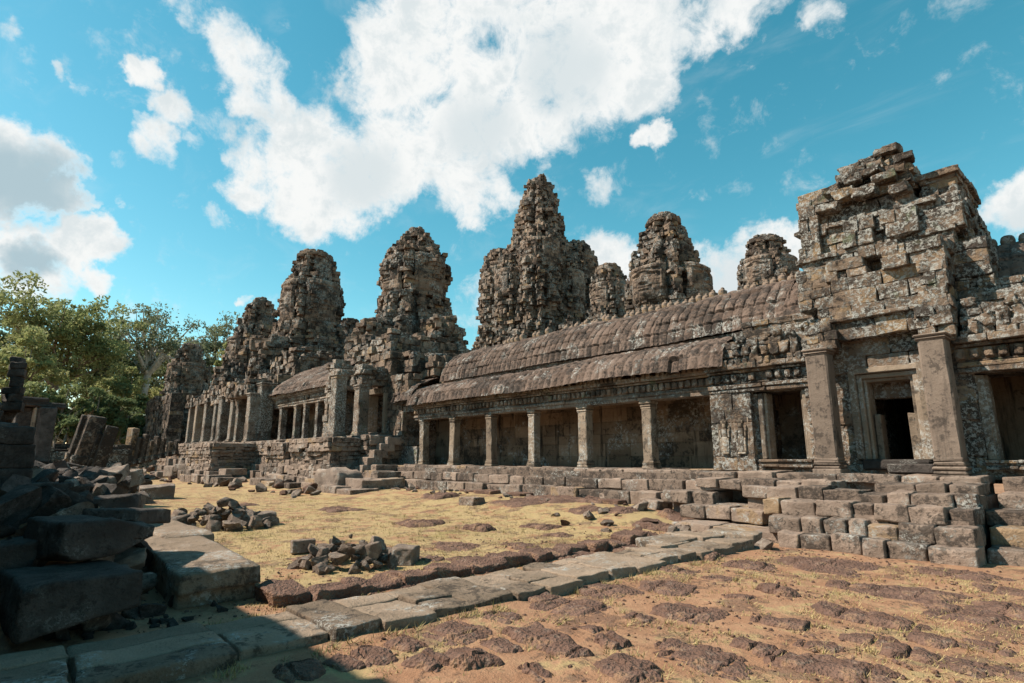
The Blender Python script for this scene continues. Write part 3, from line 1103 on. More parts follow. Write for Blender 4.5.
vault(A, -2.2, 5.6, [(17.25, 5.66), (17.42, 6.0), (17.75, 6.4), (18.2, 6.75), (18.7, 6.95), (19.1, 7.0), (20.6, 5.8)], seed=9, rib=.28, amp=.06)
A.build('vault_roof', M['roof'], pav)
fr_ = None
for x in np.arange(-1.95, 5.4, .36):
    if fr_ is None:
        A = MB()
        A.rocks([(x, 18.9, 7.1)], [(.15, .17, .19)], None, rad=.14, amp=.04, freq=4, n=4)
        fr_ = A.build('ridge_finial', M['pavilion'], pav, flat=False)
        fx = x
    else:
        c = fr_.copy()
        COL.objects.link(c)
        c.parent = pav
        c.location = (x - fx, RNG.normal() * .03, RNG.normal() * .03)
# middle front block above the door
A = MB()
mass(A, -5.15, -2.7, 16.0, 18.5, 3.75, 4.6, ch=.36, bl=.8, out=.02)
mass(A, -4.85, -2.55, 15.62, 18.5, 4.55, 6.15, ch=.4, bl=.85, out=.025, jit=.02, sides='FLR')
mass(A, -4.95, -2.45, 15.5, 18.4, 5.02, 5.12, ch=.2, bl=.9, topcap=False)
mass(A, -5.5, -4.8, 15.45, 17, 4.3, 5.0, ch=.24, bl=.45, out=.06, jit=.03)
mass(A, -3.1, -2.42, 15.4, 17, 4.3, 5.0, ch=.24, bl=.45, out=.05, jit=.03)
mass(A, -5.3, -4.75, 15.8, 17.4, 4.95, 5.75, ch=.3, bl=.4, out=.05, jit=.03)
mass(A, -2.95, -2.45, 15.5, 17.4, 4.95, 6.15, ch=.34, bl=.5, out=.05, jit=.03)
mass(A, -4.95, -4.05, 15.6, 18.4, 6.1, 6.62, ch=.3, bl=.6, out=.05, jit=.03)
mass(A, -3.62, -2.42, 15.5, 18.4, 6.1, 6.66, ch=.3, bl=.6, out=.05, jit=.03)
mass(A, -4.2, -3.5, 16.25, 18.4, 6.1, 6.66, ch=.3, bl=.5)
mass(A, -4.15, -3.3, 15.72, 18.0, 6.56, 6.86, ch=.3, bl=.5, out=.05, jit=.04)
mass(A, -5.85, -5.0, 16.1, 18.5, 5.6, 6.7, ch=.3, bl=.55, out=.06, jit=.03)
mass(A, -2.45, -1.75, 16.55, 18.6, 4.9, 6.7, ch=.3, bl=.5, out=.07, jit=.03)
A.build('front_wall', M['pavilion'], pav)
# the tower stump
tw = MB()
mass(tw, -5.72, -2.3, 16.35, 20.4, 6.55, 7.05, ch=.28, bl=.7, out=.06, jit=.03, skip=.03)
mass(tw, -5.62, -2.05, 16.45, 20.4, 7.05, 7.95, ch=.32, bl=.65, out=.06, jit=.035, skip=.03)
mass(tw, -5.72, -3.05, 16.4, 20.2, 7.95, 8.72, ch=.38, bl=.7, out=.08, jit=.04, skip=.02, rag=.1)
mass(tw, -5.82, -2.5, 16.32, 20.3, 7.82, 7.97, ch=.2, bl=.9, out=.06, topcap=False)
mass(tw, -5.8, -2.2, 16.28, 20.3, 6.98, 7.12, ch=.2, bl=.8, out=.06, topcap=False)
mass(tw, -4.6, -3.9, 16.2, 17, 7.1, 7.85, ch=.36, bl=.6, out=.05)
mass(tw, -3.6, -2.9, 16.2, 17, 7.1, 7.8, ch=.36, bl=.5, out=.05)
mass(tw, -5.68, -5.2, 16.25, 17, 7.1, 8.6, ch=.34, bl=.4, out=.06)
mass(tw, -5.75, -4.85, 16.4, 18.2, 8.62, 9.12, ch=.26, bl=.6, out=.05, jit=.03, rag=.12)
mass(tw, -4.9, -3.0, 16.6, 19.6, 8.62, 9.05, ch=.22, bl=.5, out=.07, jit=.03, rag=.1)
mass(tw, -4.72, -3.05, 16.7, 19.2, 8.95, 9.35, ch=.2, bl=.42, out=.09, jit=.04, rag=.2)
mass(tw, -4.0, -3.08, 16.7, 18.6, 9.2, 9.62, ch=.2, bl=.36, out=.09, jit=.04, rag=.25)
mass(tw, -2.98, -2.2, 17.2, 20, 7.0, 8.75, ch=.3, bl=.45, out=.08)
mass(tw, -3.02, -2.1, 17.1, 20, 8.7, 8.86, ch=.25, bl=.7, out=.04)
mass(tw, -2.6, -2.05, 17.2, 20, 6.6, 7.7, ch=.28, bl=.5, out=.07, jit=.03)
C = [(-4.9, 16.3, 8.35), (-4.45, 16.3, 8.62), (-3.95, 16.28, 8.5), (-3.5, 16.3, 8.75), (-3.2, 16.3, 8.3), (-4.2, 16.28, 8.9), (-3.75, 16.3, 9.0), (-4.75, 16.35, 8.85), (-4.5, 16.6, 9.15), (-4.12, 16.56, 9.2), (-3.72, 16.6, 9.22), (-4.3, 16.6, 9.32), (-3.85, 16.75, 9.5), (-3.42, 16.7, 9.62), (-3.12, 16.75, 9.3), (-3.3, 16.6, 9.0)]
tw.rocks(C, [(.17 + .12 * RNG.random(), .2, .09 + .06 * RNG.random()) for _ in C], np.array([rotxyz(RNG.normal() * .05, RNG.normal() * .05, RNG.normal() * .1) for _ in C]), rad=.022, amp=.075, freq=5, n=8)
tw.build('tower', M['pavilion'], pav)
WORN = 0.0
# door
A = MB()
for k, (wd, yy) in enumerate(((.16, 15.98), (.12, 16.08), (.08, 16.18))):
    o_ = (.16, .28, .36)[k]
    i_ = o_ - wd
    A.box(-4.46 - (.36 - i_) + .0, -4.46 - (.36 - o_) + .0, yy, 16.7, 1.6, 3.5 + .36 - i_ - .0, .015, .008)
    A.box(-3.55 + (.36 - o_), -3.55 + (.36 - i_), yy, 16.7, 1.6, 3.5 + .36 - i_, .015, .008)
    A.box(-4.46 - (.36 - i_), -3.55 + (.36 - i_), yy + .004, 16.7, 3.5 + .36 - o_, 3.5 + .36 - i_ - .004, .015, .008)
df = A.build('door_frame', M['pillar'], pav)
B = MB()
B.box(-4.44, -4.3, 16.35, 16.75, 1.6, 2.7, .02, .01)
B.build('door_post', M['pillar'], df)
B = MB()
B.box(-3.72, -3.57, 16.35, 16.75, 1.6, 2.7, .02, .01)
B.build('door_post', M['pillar'], df)
B = MB()
B.box(-4.7, -3.3, 15.85, 16.9, 1.36, 1.6, .03, .02)
B.box(-4.1, -3.2, 15.6, 15.85, 1.28, 1.5, .03, .02)
B.build('threshold', M['darkblock'], df)
B = MB()
B.box(-4.46, -3.55, 16.6, 17.0, 3.1, 3.6, .02, .01)
B.build('lintel', M['pavilion'], df)
A = MB()
A.box(-4.9, -3.1, 16.6, 21, 3.6, 4.3)
A.box(-8.6, .6, 16.4, 18.3, 4.0, 4.4)
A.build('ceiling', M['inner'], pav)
A = MB()
A.box(-8.6, .6, 16.2, 21, 1.1, FL + .02)
A.build('floor', M['steps'], pav)
square_pillar(pav, -5.2, 15.28, 1.25, 4.32, .25, M['bigpillar'], base=.4, cap=.16, name='tall_pillar')
square_pillar(pav, -2.8, 15.22, 1.1, 4.32, .25, M['bigpillar'], base=.56, cap=.16, name='tall_pillar')

# carved celestial dancers in relief on the pier
def devata(cx, z0, h, y, parent):
    A = MB()
    k = h / 1.0
    def el(x, z, rx, rz, d=.05):
        A.rocks([(cx + x * k, y, z0 + z * k)], [(rx * k, d, rz * k)], None, rad=min(rx, rz) * k, amp=.006, freq=8, n=3)
    el(0, .8, .06, .075, .06); el(0, .92, .05, .08); el(-.06, .9, .025, .05); el(.06, .9, .025, .05)
    el(0, .6, .085, .13, .06); el(0, .48, .06, .05); el(0, .26, .1, .24, .06); el(-.11, .25, .03, .2); el(.11, .25, .03, .2)
    el(-.12, .55, .025, .13); el(.13, .58, .025, .12); el(.16, .72, .025, .08); el(0, .02, .12, .03, .06)
    A.box(cx - .2 * k, cx - .17 * k, y, y + .06, z0 - .05, z0 + 1.02 * k, .01, .004)
    A.box(cx + .2 * k, cx + .23 * k, y, y + .06, z0 - .05, z0 + 1.02 * k, .01, .004)
    A.build('carved_dancer', M['pillar'], parent, flat=False)


devata(-8.15, 1.75, 1.0, 15.84, pav)
devata(-7.66, 1.75, 1.0, 15.84, pav)
devata(-.45, 1.75, 1.0, 15.84, pav)
devata(.1, 1.75, 1.0, 15.84, pav)

# stair of big worn blocks in front of the pavilion
stair = thing('block_stair', (-4.6, 12.5, 0), 'broad stair of big worn sandstone blocks climbing to the pavilion doorway', 'stair')
for (x0, x1, yf, z0, z1, dp, bl, ms) in (
        (-5.0, -1.95, 11.45, -.08, .25, .8, .5, 0), (-5.3, -2.0, 11.82, .2, .52, .8, .48, .03), (-5.6, -2.05, 12.22, .48, .79, .9, .5, .02),
        (-6.4, -2.1, 12.85, .74, 1.0, 1.1, .55, .04), (-7.9, -2.15, 13.6, .92, 1.14, 1.2, .65, .04), (-8.6, -2.2, 14.5, 1.08, 1.28, 1.6, 1.0, .03)):
    step_course(stair, x0, x1, yf, z0, z1, dp, bl, ms, jz=.02, jy=.07, amp=.045, rad=.03)
step_course(stair, -7.6, -4.6, 11.9, -.05, .2, 1.0, .9, .15, jz=.03, jy=.1)
step_course(stair, -7.9, -5.8, 12.7, .2, .5, 1.0, .8, .2, jz=.03, jy=.1)
step_course(stair, -8.7, -6.2, 13.3, .5, .8, 1.0, .7, .1, jz=.03, jy=.1)
A = MB()
A.box(-4.9, -2.15, 11.75, 16, -.2, .22)
A.box(-7.7, -4.5, 12.5, 16, -.2, .18)
A.box(-8.5, -6.0, 13.5, 16, -.2, .55)
A.box(-5.2, -2.15, 12.3, 16, -.2, .6)
A.box(-6.3, -2.2, 13.1, 16, -.2, .9)
A.box(-8.5, -2.3, 14.8, 16.2, -.2, 1.15)
A.build('stair_core', M['steps'], stair)
# lower terrace right of the stair
rt = thing('stepped_terrace', (1.0, 14, 0), 'stepped terrace of long grey courses right of the block stair', 'terrace')
for (yf, z0, z1, bl) in ((12.25, -.08, .2, 1.6), (12.75, .14, .46, 1.3), (13.5, .44, .72, 1.5), (14.3, .7, .98, 1.5), (15.1, .96, 1.26, 1.6)):
    step_course(rt, -2.05 + RNG.normal() * .04, 7, yf, z0, z1, 1.1, bl, .0, jz=.012, jy=.04)
A = MB()
A.box(-2.0, 7, 13.8, 21, -.2, .68)
A.box(-2.0, 7, 15.3, 21, -.2, 1.2)
A.build('terrace_core', M['steps'], rt)
# gallery carrying on beyond the pavilion
eg = thing('gallery', (4, 17.3, FL), 'matching pillared gallery continuing beyond the right side of the entrance pavilion', 'gallery')
for x in (2.3, 4.9):
    square_pillar(eg, x, 16.22, FL, 3.5, .195, M['pillar'])
A = MB()
A.box(.4, 7, 18.05, 18.6, FL, 5.4)
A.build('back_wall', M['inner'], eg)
A = MB()
cornice(A, .55, 6.8, 16.0, 3.49, 4.26)
A.box(.5, 6.8, 16.3, 18.2, 4.1, 4.5)
A.build('entablature', M['gallery'], eg)
A = MB()
vault(A, .5, 6.8, [(15.55, 4.24), (15.72, 4.6), (16.15, 4.93), (16.75, 5.16), (17.5, 5.5)], seed=11)
A.build('lower_roof', M['roof'], eg)


# ------------------------------------------------------------------ towers
def tower_part(mb, cx, cy, prof, ch=.4, bl=.6, jit=.05, out=.1, skip=.05, p=3.2, notch=.1, tiers=1.7, lump=.08, rot=0.0, seed=0, arms=0.0):
    """stacked rings of stones following a profile [(z, r)], plan a redented square"""
    prof = np.array(sorted(prof), float)
    z0, z1 = prof[0, 0], prof[-1, 0]

    def plan(th, z):
        a = th - rot
        c, s = np.abs(np.cos(a)), np.abs(np.sin(a))
        f = 1 / (c ** p + s ** p) ** (1 / p)
        f = f / 2 ** (.5 - 1 / p)
        m4 = np.mod(a + math.pi / 4, math.pi / 2) - math.pi / 4      # angle from the nearest face axis
        f = f * (1 - notch * np.exp(-((np.abs(m4) - .52) / .1) ** 2))
        f = f * (1 + arms * np.exp(-(m4 / .3) ** 2))
        f = f * (1 - .05 * np.exp(-((np.abs(m4) - .26) / .05) ** 2))
        return f

    ev = [z0]
    while ev[-1] < z1:
        ev.append(ev[-1] + tiers * (.45 + .9 * RNG.random()))
    ev = np.array(ev)
    sc_ = 1 + (RNG.random(len(ev)) - .55) * .17
    ph = RNG.random(len(ev)) * 40

    def rad(th, z):
        R = np.interp(z, prof[:, 0], prof[:, 1])
        ti = int(np.clip(np.searchsorted(ev, z) - 1, 0, len(ev) - 1))
        q2 = np.stack([np.cos(th) * 1.5 + ph[ti], np.sin(th) * 1.5, np.full_like(th, z * .22)], -1)
        R = R * sc_[ti] * (1 - .13 * sstep(.18, .4, fbm(q2, 3, seed + 9)) + .07 * sstep(.2, .4, fbm(q2 * 2.2, 2, seed + 4)))
        q = np.stack([np.cos(th) * 2.2 + seed, np.sin(th) * 2.2, np.full_like(th, z * .45)], -1)
        r = R * plan(th, z) * (1 + lump * fbm(q, 3, seed))
        return r
    ez = courses(z0, z1, ch)
    C, H, RT, RR = [], [], [], []
    for k in range(len(ez) - 1):
        zc = (ez[k] + ez[k + 1]) / 2
        R = float(np.interp(zc, prof[:, 0], prof[:, 1]))
        n = max(5, int(2 * math.pi * R * .9 / bl))
        w = 1 + (RNG.random(n) - .5) * .8
        e = np.cumsum(w) / w.sum() * 2 * math.pi + RNG.random() * 6.28
        th = e - w / w.sum() * math.pi
        r = rad(th, zc)
        r1, r2 = rad(th - .03, zc), rad(th + .03, zc)
        dr = (r2 - r1) / .06
        ti = int(np.clip(np.searchsorted(ev, zc) - 1, 0, len(ev) - 2))
        tm = (zc - ev[ti]) / (ev[ti + 1] - ev[ti])
        band = .2 if tm > .8 else (.07 if tm > .66 else (-.1 if tm < .16 else 0))
        nx = np.cos(th) * r + np.sin(th) * dr
        ny = np.sin(th) * r - np.cos(th) * dr
        L = np.hypot(nx, ny)
        nx, ny = nx / L, ny / L
        d = min(.42, R * .45)
        for i in range(n):
            if RNG.random() < skip:
                continue
            o_ = band * min(1, R / 2.2) + (RNG.random() - .5) * 2 * out * (1.9 if RNG.random() < .15 else 1) - d / 2
            sl = math.hypot(r[i], dr[i]) * w[i] / w.sum() * 2 * math.pi / 2
            C.append((cx + math.cos(th[i]) * r[i] + nx[i] * o_, cy + math.sin(th[i]) * r[i] + ny[i] * o_, zc))
            H.append((min(sl, bl * 1.1) * 1.0, d / 2, (ez[k + 1] - ez[k]) / 2 * .985))
            RT.append(((-ny[i], -nx[i], 0), (nx[i], -ny[i], 0), (0, 0, 1)))
    mb.blocks(C, H, np.array(RT), ch=.022, jit=jit)
    # core
    th = np.linspace(0, 2 * math.pi, 28, endpoint=False)
    zz = np.linspace(z0, z1 - .1, max(6, int((z1 - z0) / .5)))
    P = np.zeros((28, len(zz), 3))
    for j, z in enumerate(zz):
        r = np.maximum(rad(th, z) - min(.3, .3 * float(np.interp(z, prof[:, 0], prof[:, 1]))), .05)
        P[:, j, 0], P[:, j, 1], P[:, j, 2] = cx + np.cos(th) * r, cy + np.sin(th) * r, z
    mb.grid(P, True, .3)
    R = prof[-1, 1]
    n = max(3, int(R * 4))
    mb.rocks([(cx + RNG.normal() * R * .4, cy + RNG.normal() * R * .4, z1 - .15 + RNG.random() * .1) for _ in range(n)],
             [(.25 + .2 * RNG.random(), .25 + .2 * RNG.random(), .2) for _ in range(n)],
             np.array([rotxyz(RNG.normal() * .2, RNG.normal() * .2, RNG.random() * 3) for _ in range(n)]), rad=.08, amp=.08, freq=2, n=4)


def stone_face(cx, cy, r, z0, h, w, side, parent, dpt=.55, worn=.0):
    """great smiling face in relief on one side of a tower"""
    nu, nv = 44, 60
    u = np.linspace(-1, 1, nu)
    v = np.linspace(0, 1, nv)
    U, V = np.meshgrid(u, v, indexing='ij')
    gs = lambda a, b, sa, sb: np.exp(-((U - a) / sa) ** 2 - ((V - b) / sb) ** 2)
    oval = np.sqrt(np.clip(1 - (np.abs(U) / 1.02) ** 2.4, 0, 1)) * np.clip(1 - (np.abs(V - .5) / .54) ** 5, 0, 1) ** .5
    f = .62 * oval
    f = f + .10 * np.exp(-((V - .79 - .04 * np.cos(U * 5)) / .035) ** 2) * (np.abs(U) < .8)      # brow
    for s in (-1, 1):
        f = f - .16 * gs(s * .36, .69, .22, .055)                                      # eye sockets
        f = f + .10 * gs(s * .36, .665, .19, .03)                                      # lids
        f = f + .07 * gs(s * .5, .47, .22, .13)                                        # cheeks
        f = f + .13 * gs(s * .17, .50, .08, .035)                                      # nostrils
        f = f - .06 * gs(s * .42, .37, .08, .05)
        f = f + .25 * np.exp(-((U - s * .93) / .07) ** 2) * (np.abs(V - .55) < .25)      # ears
    f = f + .24 * np.exp(-(U / (.09 + .1 * np.clip(.75 - V, 0, .3))) ** 2) * np.clip((.78 - V) / .26, 0, 1) * (V > .475)
    f = f + .13 * np.exp(-(U / .36) ** 4) * np.exp(-((V - .385 - .05 * U ** 2) / .028) ** 2)
    f = f + .12 * np.exp(-(U / .31) ** 4) * np.exp(-((V - .315 - .07 * U ** 2) / .032) ** 2)
    f = f - .05 * np.exp(-(U / .4) ** 4) * np.exp(-((V - .35 - .06 * U ** 2) / .012) ** 2)
    f = f + .1 * gs(0, .2, .25, .06)
    f = f + .12 * (V > .87) * (np.abs(U) < .9)                                          # diadem
    f = f + .05 * np.cos(U * 26) * np.exp(-((V - .93) / .04) ** 2)
    # block joints and wear
    zc = V * h
    jv = np.abs((zc / .42) % 1 - .5)
    row = np.floor(zc / .42)
    ju = np.abs(((U * w / 2) / .7 + .5 * (row % 2)) % 1 - .5)
    f = f - .035 * ((jv > .46) | (ju > .475))
    q = np.stack([U * 2 + cx, V * 3, row * .37 + cy], -1)
    f = f + (.05 + worn) * fbm(q, 3, 5)
    sd = {'F': (0, -1), 'R': (1, 0), 'L': (-1, 0), 'B': (0, 1)}[side]
    nx, ny = sd
    tx, ty = -ny, nx
    X = U * w / 2
    out_ = r + f * dpt - .16 * (np.abs(U) ** 2) * w * .35 - .2
    P = np.stack([cx + nx * out_ + tx * X, cy + ny * out_ + ty * X, z0 + zc], -1)
    A = MB()
    A.grid(P, False, (.3 + .5 * _hash((row).astype(np.int64), np.floor(U * w / 1.4 + .5 * row).astype(np.int64), 0 * row.astype(np.int64), 3)).ravel())
    return A.build('stone_face', M['tower'], parent, flat=False)


def survey_tower(rows, D, xc=None):
    """silhouette rows (y, left, right) seen at a distance -> centre, profile"""
    mids = [(l + r) / 2 for _, l, r in rows]
    xm = xc if xc is not None else float(np.mean(mids[-3:]))
    c = dep(xm, rows[len(rows) // 2][0], D)
    prof = []
    for (y, l, r) in rows:
        a, b = dep(l, y, D), dep(r, y, D)
        prof.append((dep((l + r) / 2, y, D)[2], max(.3, np.linalg.norm(b - a) / 2)))
    return c, prof


TOWERS = [
    # rows of each tower's outline, distance, label
    ('face_tower', [(346, 184, 196), (352, 180, 199), (361, 177, 202), (370, 172, 207), (385, 169, 210), (400, 166, 212), (425, 164, 214)], 92, 'low dark domed tower farthest along the temple, in front of the trees', (365, 392)),
    ('face_tower', [(301, 261, 271), (304, 256, 276), (314, 250, 279), (329, 243, 281), (345, 236, 284), (358, 231, 288), (378, 222, 292), (405, 212, 298)], 70, 'slim stepped tower with flat ringed crown, half hidden behind the tall bullet shaped tower', (340, 366)),
    ('face_tower', [(256, 303, 329), (264, 297, 333), (275, 292, 337), (287, 287, 339), (301, 283, 341), (314, 280, 341), (326, 279, 341), (333, 276, 345), (350, 270, 351), (370, 262, 360), (400, 252, 372)], 59, 'tall bullet shaped brown tower with flat ring crown, second dome from the tallest spire', (286, 326)),
    ('face_tower', [(234, 421, 432), (239, 408, 437), (249, 397, 443), (261, 391, 447), (273, 387, 450), (295, 385, 452), (306, 380, 452), (318, 376, 454), (330, 369, 460), (350, 362, 466), (375, 356, 474)], 46, 'broad rounded tower above the raised porch, next to the tallest spire', (262, 302)),
    ('face_tower', [(268, 600, 618), (277, 594, 623), (289, 592, 626), (300, 590, 628), (316, 589, 630), (336, 586, 634)], 76, 'small ring topped tower just left of the tower with the clear smiling face', (286, 312)),
    ('face_tower', [(220, 652, 676), (228, 645, 679), (238, 641, 686), (250, 635, 691), (264, 632, 697), (277, 629, 701), (292, 628, 703), (310, 626, 706), (340, 622, 712)], 50, 'tall tower with a clear smiling stone face rising over the gallery roof', (274, 308)),
    ('face_tower', [(241, 752, 777), (244, 749, 780), (251, 746, 783), (264, 741, 790), (284, 738, 796), (310, 734, 802)], 56, 'stubby flat topped tower peeping over the roof beside the pavilion', (262, 292)),
]
for i, (nm, rows, D, lab, fz) in enumerate(TOWERS):
    c, prof = survey_tower(rows, D)
    prof = sorted(prof)
    zb = 2.0 if i < 4 else 5.0
    if prof[0][0] > zb:
        prof = [(zb, prof[0][1] * 1.08)] + prof
    t = thing(nm, (c[0], c[1], zb), lab, 'temple tower', 'face towers of the temple')
    A = MB()
    k = D / 55
    tower_part(A, c[0], c[1], prof, ch=.34 * k ** .5, bl=.58 * k ** .5, out=.07 * k ** .5, jit=.025, seed=20 + i, lump=.12, notch=.26, arms=.05, tiers=1.5 + .1 * i)
    A.build('tower_body', M['tower'], t)
    A = MB()
    zt, rt_ = prof[-1]
    zt2, rt2 = prof[-2]
    for (dz, k2, nn) in ((-.25, 1.12, 16), (.1, .8, 10)):
        rr = max(rt_ * 1.05, .6) * k2
        th = np.linspace(0, 6.283, nn, endpoint=False)
        A.rocks([(c[0] + math.cos(a) * rr, c[1] + math.sin(a) * rr, zt + dz + RNG.normal() * .05) for a in th],
                [(.2 * rr + .12, .2, .22 + .1 * RNG.random()) for a in th], np.array([rotz(a + 1.57) for a in th]), rad=.12, amp=.1, freq=2, n=4)
    A.build('crown', M['tower'], t)
    za, zb_ = dep(400, fz[1], D)[2], dep(400, fz[0], D)[2]
    za, zb_ = [on_ for on_ in (dep((rows[3][1] + rows[3][2]) / 2, fz[1], D)[2], dep((rows[3][1] + rows[3][2]) / 2, fz[0], D)[2])]
    zm = (za + zb_) / 2
    rm = np.interp(zm, [q[0] for q in prof], [q[1] for q in prof])
    for sd in 'FRLB':
        stone_face(c[0], c[1], rm * (.84 if i != 5 else .92), za, zb_ - za, rm * 1.05, sd, t, dpt=.45 + .2 * rm + (.35 if i == 5 else 0), worn=.08 if i not in (4, 5) else .0)

# flanking masses round the two large domes
for idx, lab_rows in ((3, [('shoulder', [(321, 366, 384), (326, 358, 392), (338, 350, 397), (352, 346, 400), (372, 342, 402), (400, 340, 404)], 42), ('shoulder', [(318, 428, 446), (328, 424, 455), (345, 420, 462), (365, 414, 468), (390, 412, 472)], 43)]),
                      (2, [('shoulder', [(337, 262, 276), (346, 256, 284), (362, 252, 290), (380, 248, 296), (405, 244, 300)], 54), ('shoulder', [(320, 341, 354), (328, 339, 356), (345, 338, 358), (360, 336, 360)], 66)]),
                      (1, [('shoulder', [(364, 222, 240), (372, 216, 248), (388, 212, 254), (408, 210, 258)], 64)])):
    t = [o_ for o_ in COL.objects if o_.name.startswith('face_tower') and o_.parent is None][idx]
    for (nm, rows, D) in lab_rows:
        c, prof = survey_tower(rows, D)
        prof = sorted(prof)
        if prof[0][0] > 2.5:
            prof = [(2.5, prof[0][1] * 1.05)] + prof
        A = MB()
        tower_part(A, c[0], c[1], prof, ch=.36, bl=.6, out=.15, skip=.07, seed=50 + D, lump=.16, notch=.2)
        A.build(nm, M['tower'], t)

# the central sanctuary: drum, spire and a ring of chapels
rows = [(180, 541, 552), (185, 526, 553), (197, 521, 556), (207, 517, 561), (222, 514, 564), (235, 513, 564), (243, 511, 566)]
D = 92
c, prof = survey_tower(rows, D, 539)
ct = thing('central_sanctuary', (c[0], c[1], 6), 'tallest and widest tower, a jagged spire on a massive drum of chapels', 'temple tower')
A = MB()
tower_part(A, c[0], c[1], [(z, r * (.9 if z > 36 else 1)) for z, r in prof], ch=.54, bl=.8, out=.12, jit=.04, skip=.07, seed=80, lump=.2, notch=.28, tiers=2.6, arms=.1)
tower_part(A, c[0] + 1.2, c[1] - .5, [(prof[-1][0] - 7 if False else sorted(prof)[-1][0] - 7.5, 1.5), (sorted(prof)[-1][0] - 1.5, .9), (sorted(prof)[-1][0] + .2, .5)], ch=.5, bl=.6, out=.15, seed=81)
A.build('spire', M['tower'], ct)
rows = [(241, 500, 572), (248, 496, 580), (258, 490, 586), (275, 484, 589), (294, 481, 590), (315, 474, 591), (340, 468, 594)]
c2, prof = survey_tower(rows, D, 538)
A = MB()
prof = sorted(prof)
tower_part(A, c[0], c[1], [(6, prof[0][1] * .9)] + [(z, r * .78) for z, r in prof], ch=.54, bl=.8, out=.12, jit=.04, skip=.06, seed=82, lump=.22, notch=.22, tiers=3, p=2.4)
A.build('drum', M['tower'], ct)
Rd = prof[2][1] * .72
for k in range(8):
    a = R2(45 * k)
    A = MB()
    big = k % 2 == 1
    ztop = prof[-1][0] + (-1.0 if big else -4.5) + (0, .6, -.8, -1.4, .7, -.6, .4, .9)[k]
    rb = 3.3 if big else 2.5
    tower_part(A, c[0] + math.cos(a) * Rd * (1 if big else .98), c[1] + math.sin(a) * Rd * (1 if big else .98), [(6, rb * 1.12), (ztop - 11, rb * 1.05), (ztop - 5, rb), (ztop - 2.4, rb * .86), (ztop - .9, rb * .6), (ztop, rb * .36)], ch=.5, bl=.75, out=.1, jit=.04, skip=.05, seed=90 + k, lump=.18, notch=.3, tiers=2.4, arms=.08)
    ch_ = A.build('chapel', M['tower'], ct)
    if big or k in (6, 0):
        for sd in 'FR':
            stone_face(c[0] + math.cos(a) * Rd, c[1] + math.sin(a) * Rd, rb * .84, ztop - 7.5, 4.6, rb * 1.2, sd, ct, dpt=.9, worn=.06)
for k in range(8):
    a = R2(45 * k + 25)
    A = MB()
    Rl = prof[0][1] * 1.0
    ztop = 20 + 2.5 * math.sin(k * 2.1)
    tower_part(A, c[0] + math.cos(a) * Rl, c[1] + math.sin(a) * Rl, [(6, 2.6), (ztop - 4, 2.3), (ztop - 1.5, 1.6), (ztop, .6)], ch=.5, bl=.7, out=.2, jit=.07, seed=110 + k, lump=.2)
    A.build('porch', M['tower'], ct)
# upper terrace wall carrying the towers, behind the outer gallery
ut = thing('upper_terrace', (-40, 40, 0), 'pale broken parapet just above the gallery roof below the tallest tower', 'terrace')
A = MB()
mass(A, -95, -22, 34, 110, 0, 6.2, ch=.6, bl=1.6)
mass(A, -56, -47, 46, 49, 6, 12.6, ch=.5, bl=.8, rag=1.2, out=.1)
mass(A, -40, -30, 36, 40, 6, 9.4, ch=.5, bl=.8, rag=1.4, out=.1)
mass(A, -22, -14, 40, 110, 0, 6, ch=.6, bl=1.6)
A.build('wall', M['gallery'], ut)

# ------------------------------------------------------------------ the raised porch and the ranges beyond it
PZ = 2.75
por = thing('raised_porch', (-29, 14.5, PZ), 'raised ruined porch with tall free pillars and a narrow dark doorway', 'temple building')


def far_pillar(parent, x, y, z0, z1, w, lean=(0, 0), m='gallery', d=None):
    return square_pillar(parent, x, y, z0, z1, w, M[m], base=.3, cap=.28, lean=lean, d=d)


far_pillar(por, -27.5, 13.15, 2.62, 5.85, .3)
far_pillar(por, -28.0, 14.7, 2.7, 5.5, .3)
far_pillar(por, -31.0, 14.7, 2.7, 5.5, .3)
A = MB()
mass(A, -31.5, -30.6, 14.3, 16.4, 5.5, 7.4, ch=.25, bl=.5, out=.12, jit=.05, rag=.7)
A.build('lintel', M['gallery'], por)
A = MB()
mass(A, -28.0, -27.1, 12.85, 13.7, 5.82, 6.3, ch=.2, bl=.5, out=.1, jit=.05, rag=.2)
A.build('lintel', M['gallery'], por)
A = MB()
mass(A, -28.6, -27.5, 14.4, 16.4, 5.5, 6.9, ch=.25, bl=.5, out=.12, jit=.05, rag=.6)
A.build('lintel', M['gallery'], por)
A = MB()
mass(A, -33.2, -29.3, 15.9, 18.5, PZ, 6.4, ch=.36, bl=.6, out=.05)
mass(A, -27.3, -25.9, 15.9, 18.5, FL, 6.0, ch=.36, bl=.5, out=.06)
mass(A, -29.4, -27.2, 15.95, 18.5, 5.1, 7.4, ch=.36, bl=.6, out=.07)
mass(A, -33.5, -26.0, 16.6, 20.5, 6.2, 7.6, ch=.36, bl=.6, out=.12, jit=.04, rag=.5)
mass(A, -32.6, -28.2, 16.4, 21, 7.4, 9.2, ch=.36, bl=.55, out=.14, jit=.05, rag=.8)
mass(A, -27.4, -24.6, 17.2, 20.5, 5.9, 7.3, ch=.34, bl=.5, out=.14, jit=.05, rag=.7)
mass(A, -26.6, -25.2, 15.8, 16.6, 4.4, 6.2, ch=.32, bl=.45, out=.1, jit=.05, rag=.5)
A.box(-29.4, -27.2, 17.6, 18.5, PZ, 5.2)
A.build('wall', M['tower'], por)
A = MB()
for x in (-29.4, -27.55):
    A.box(x, x + .2, 15.7, 16.4, PZ + .1, 5.1, .03, .02)
A.box(-29.45, -27.3, 15.72, 16.4, 5.1, 5.4, .03, .02)
df = A.build('door_frame', M['pillar'], por)
A = MB()
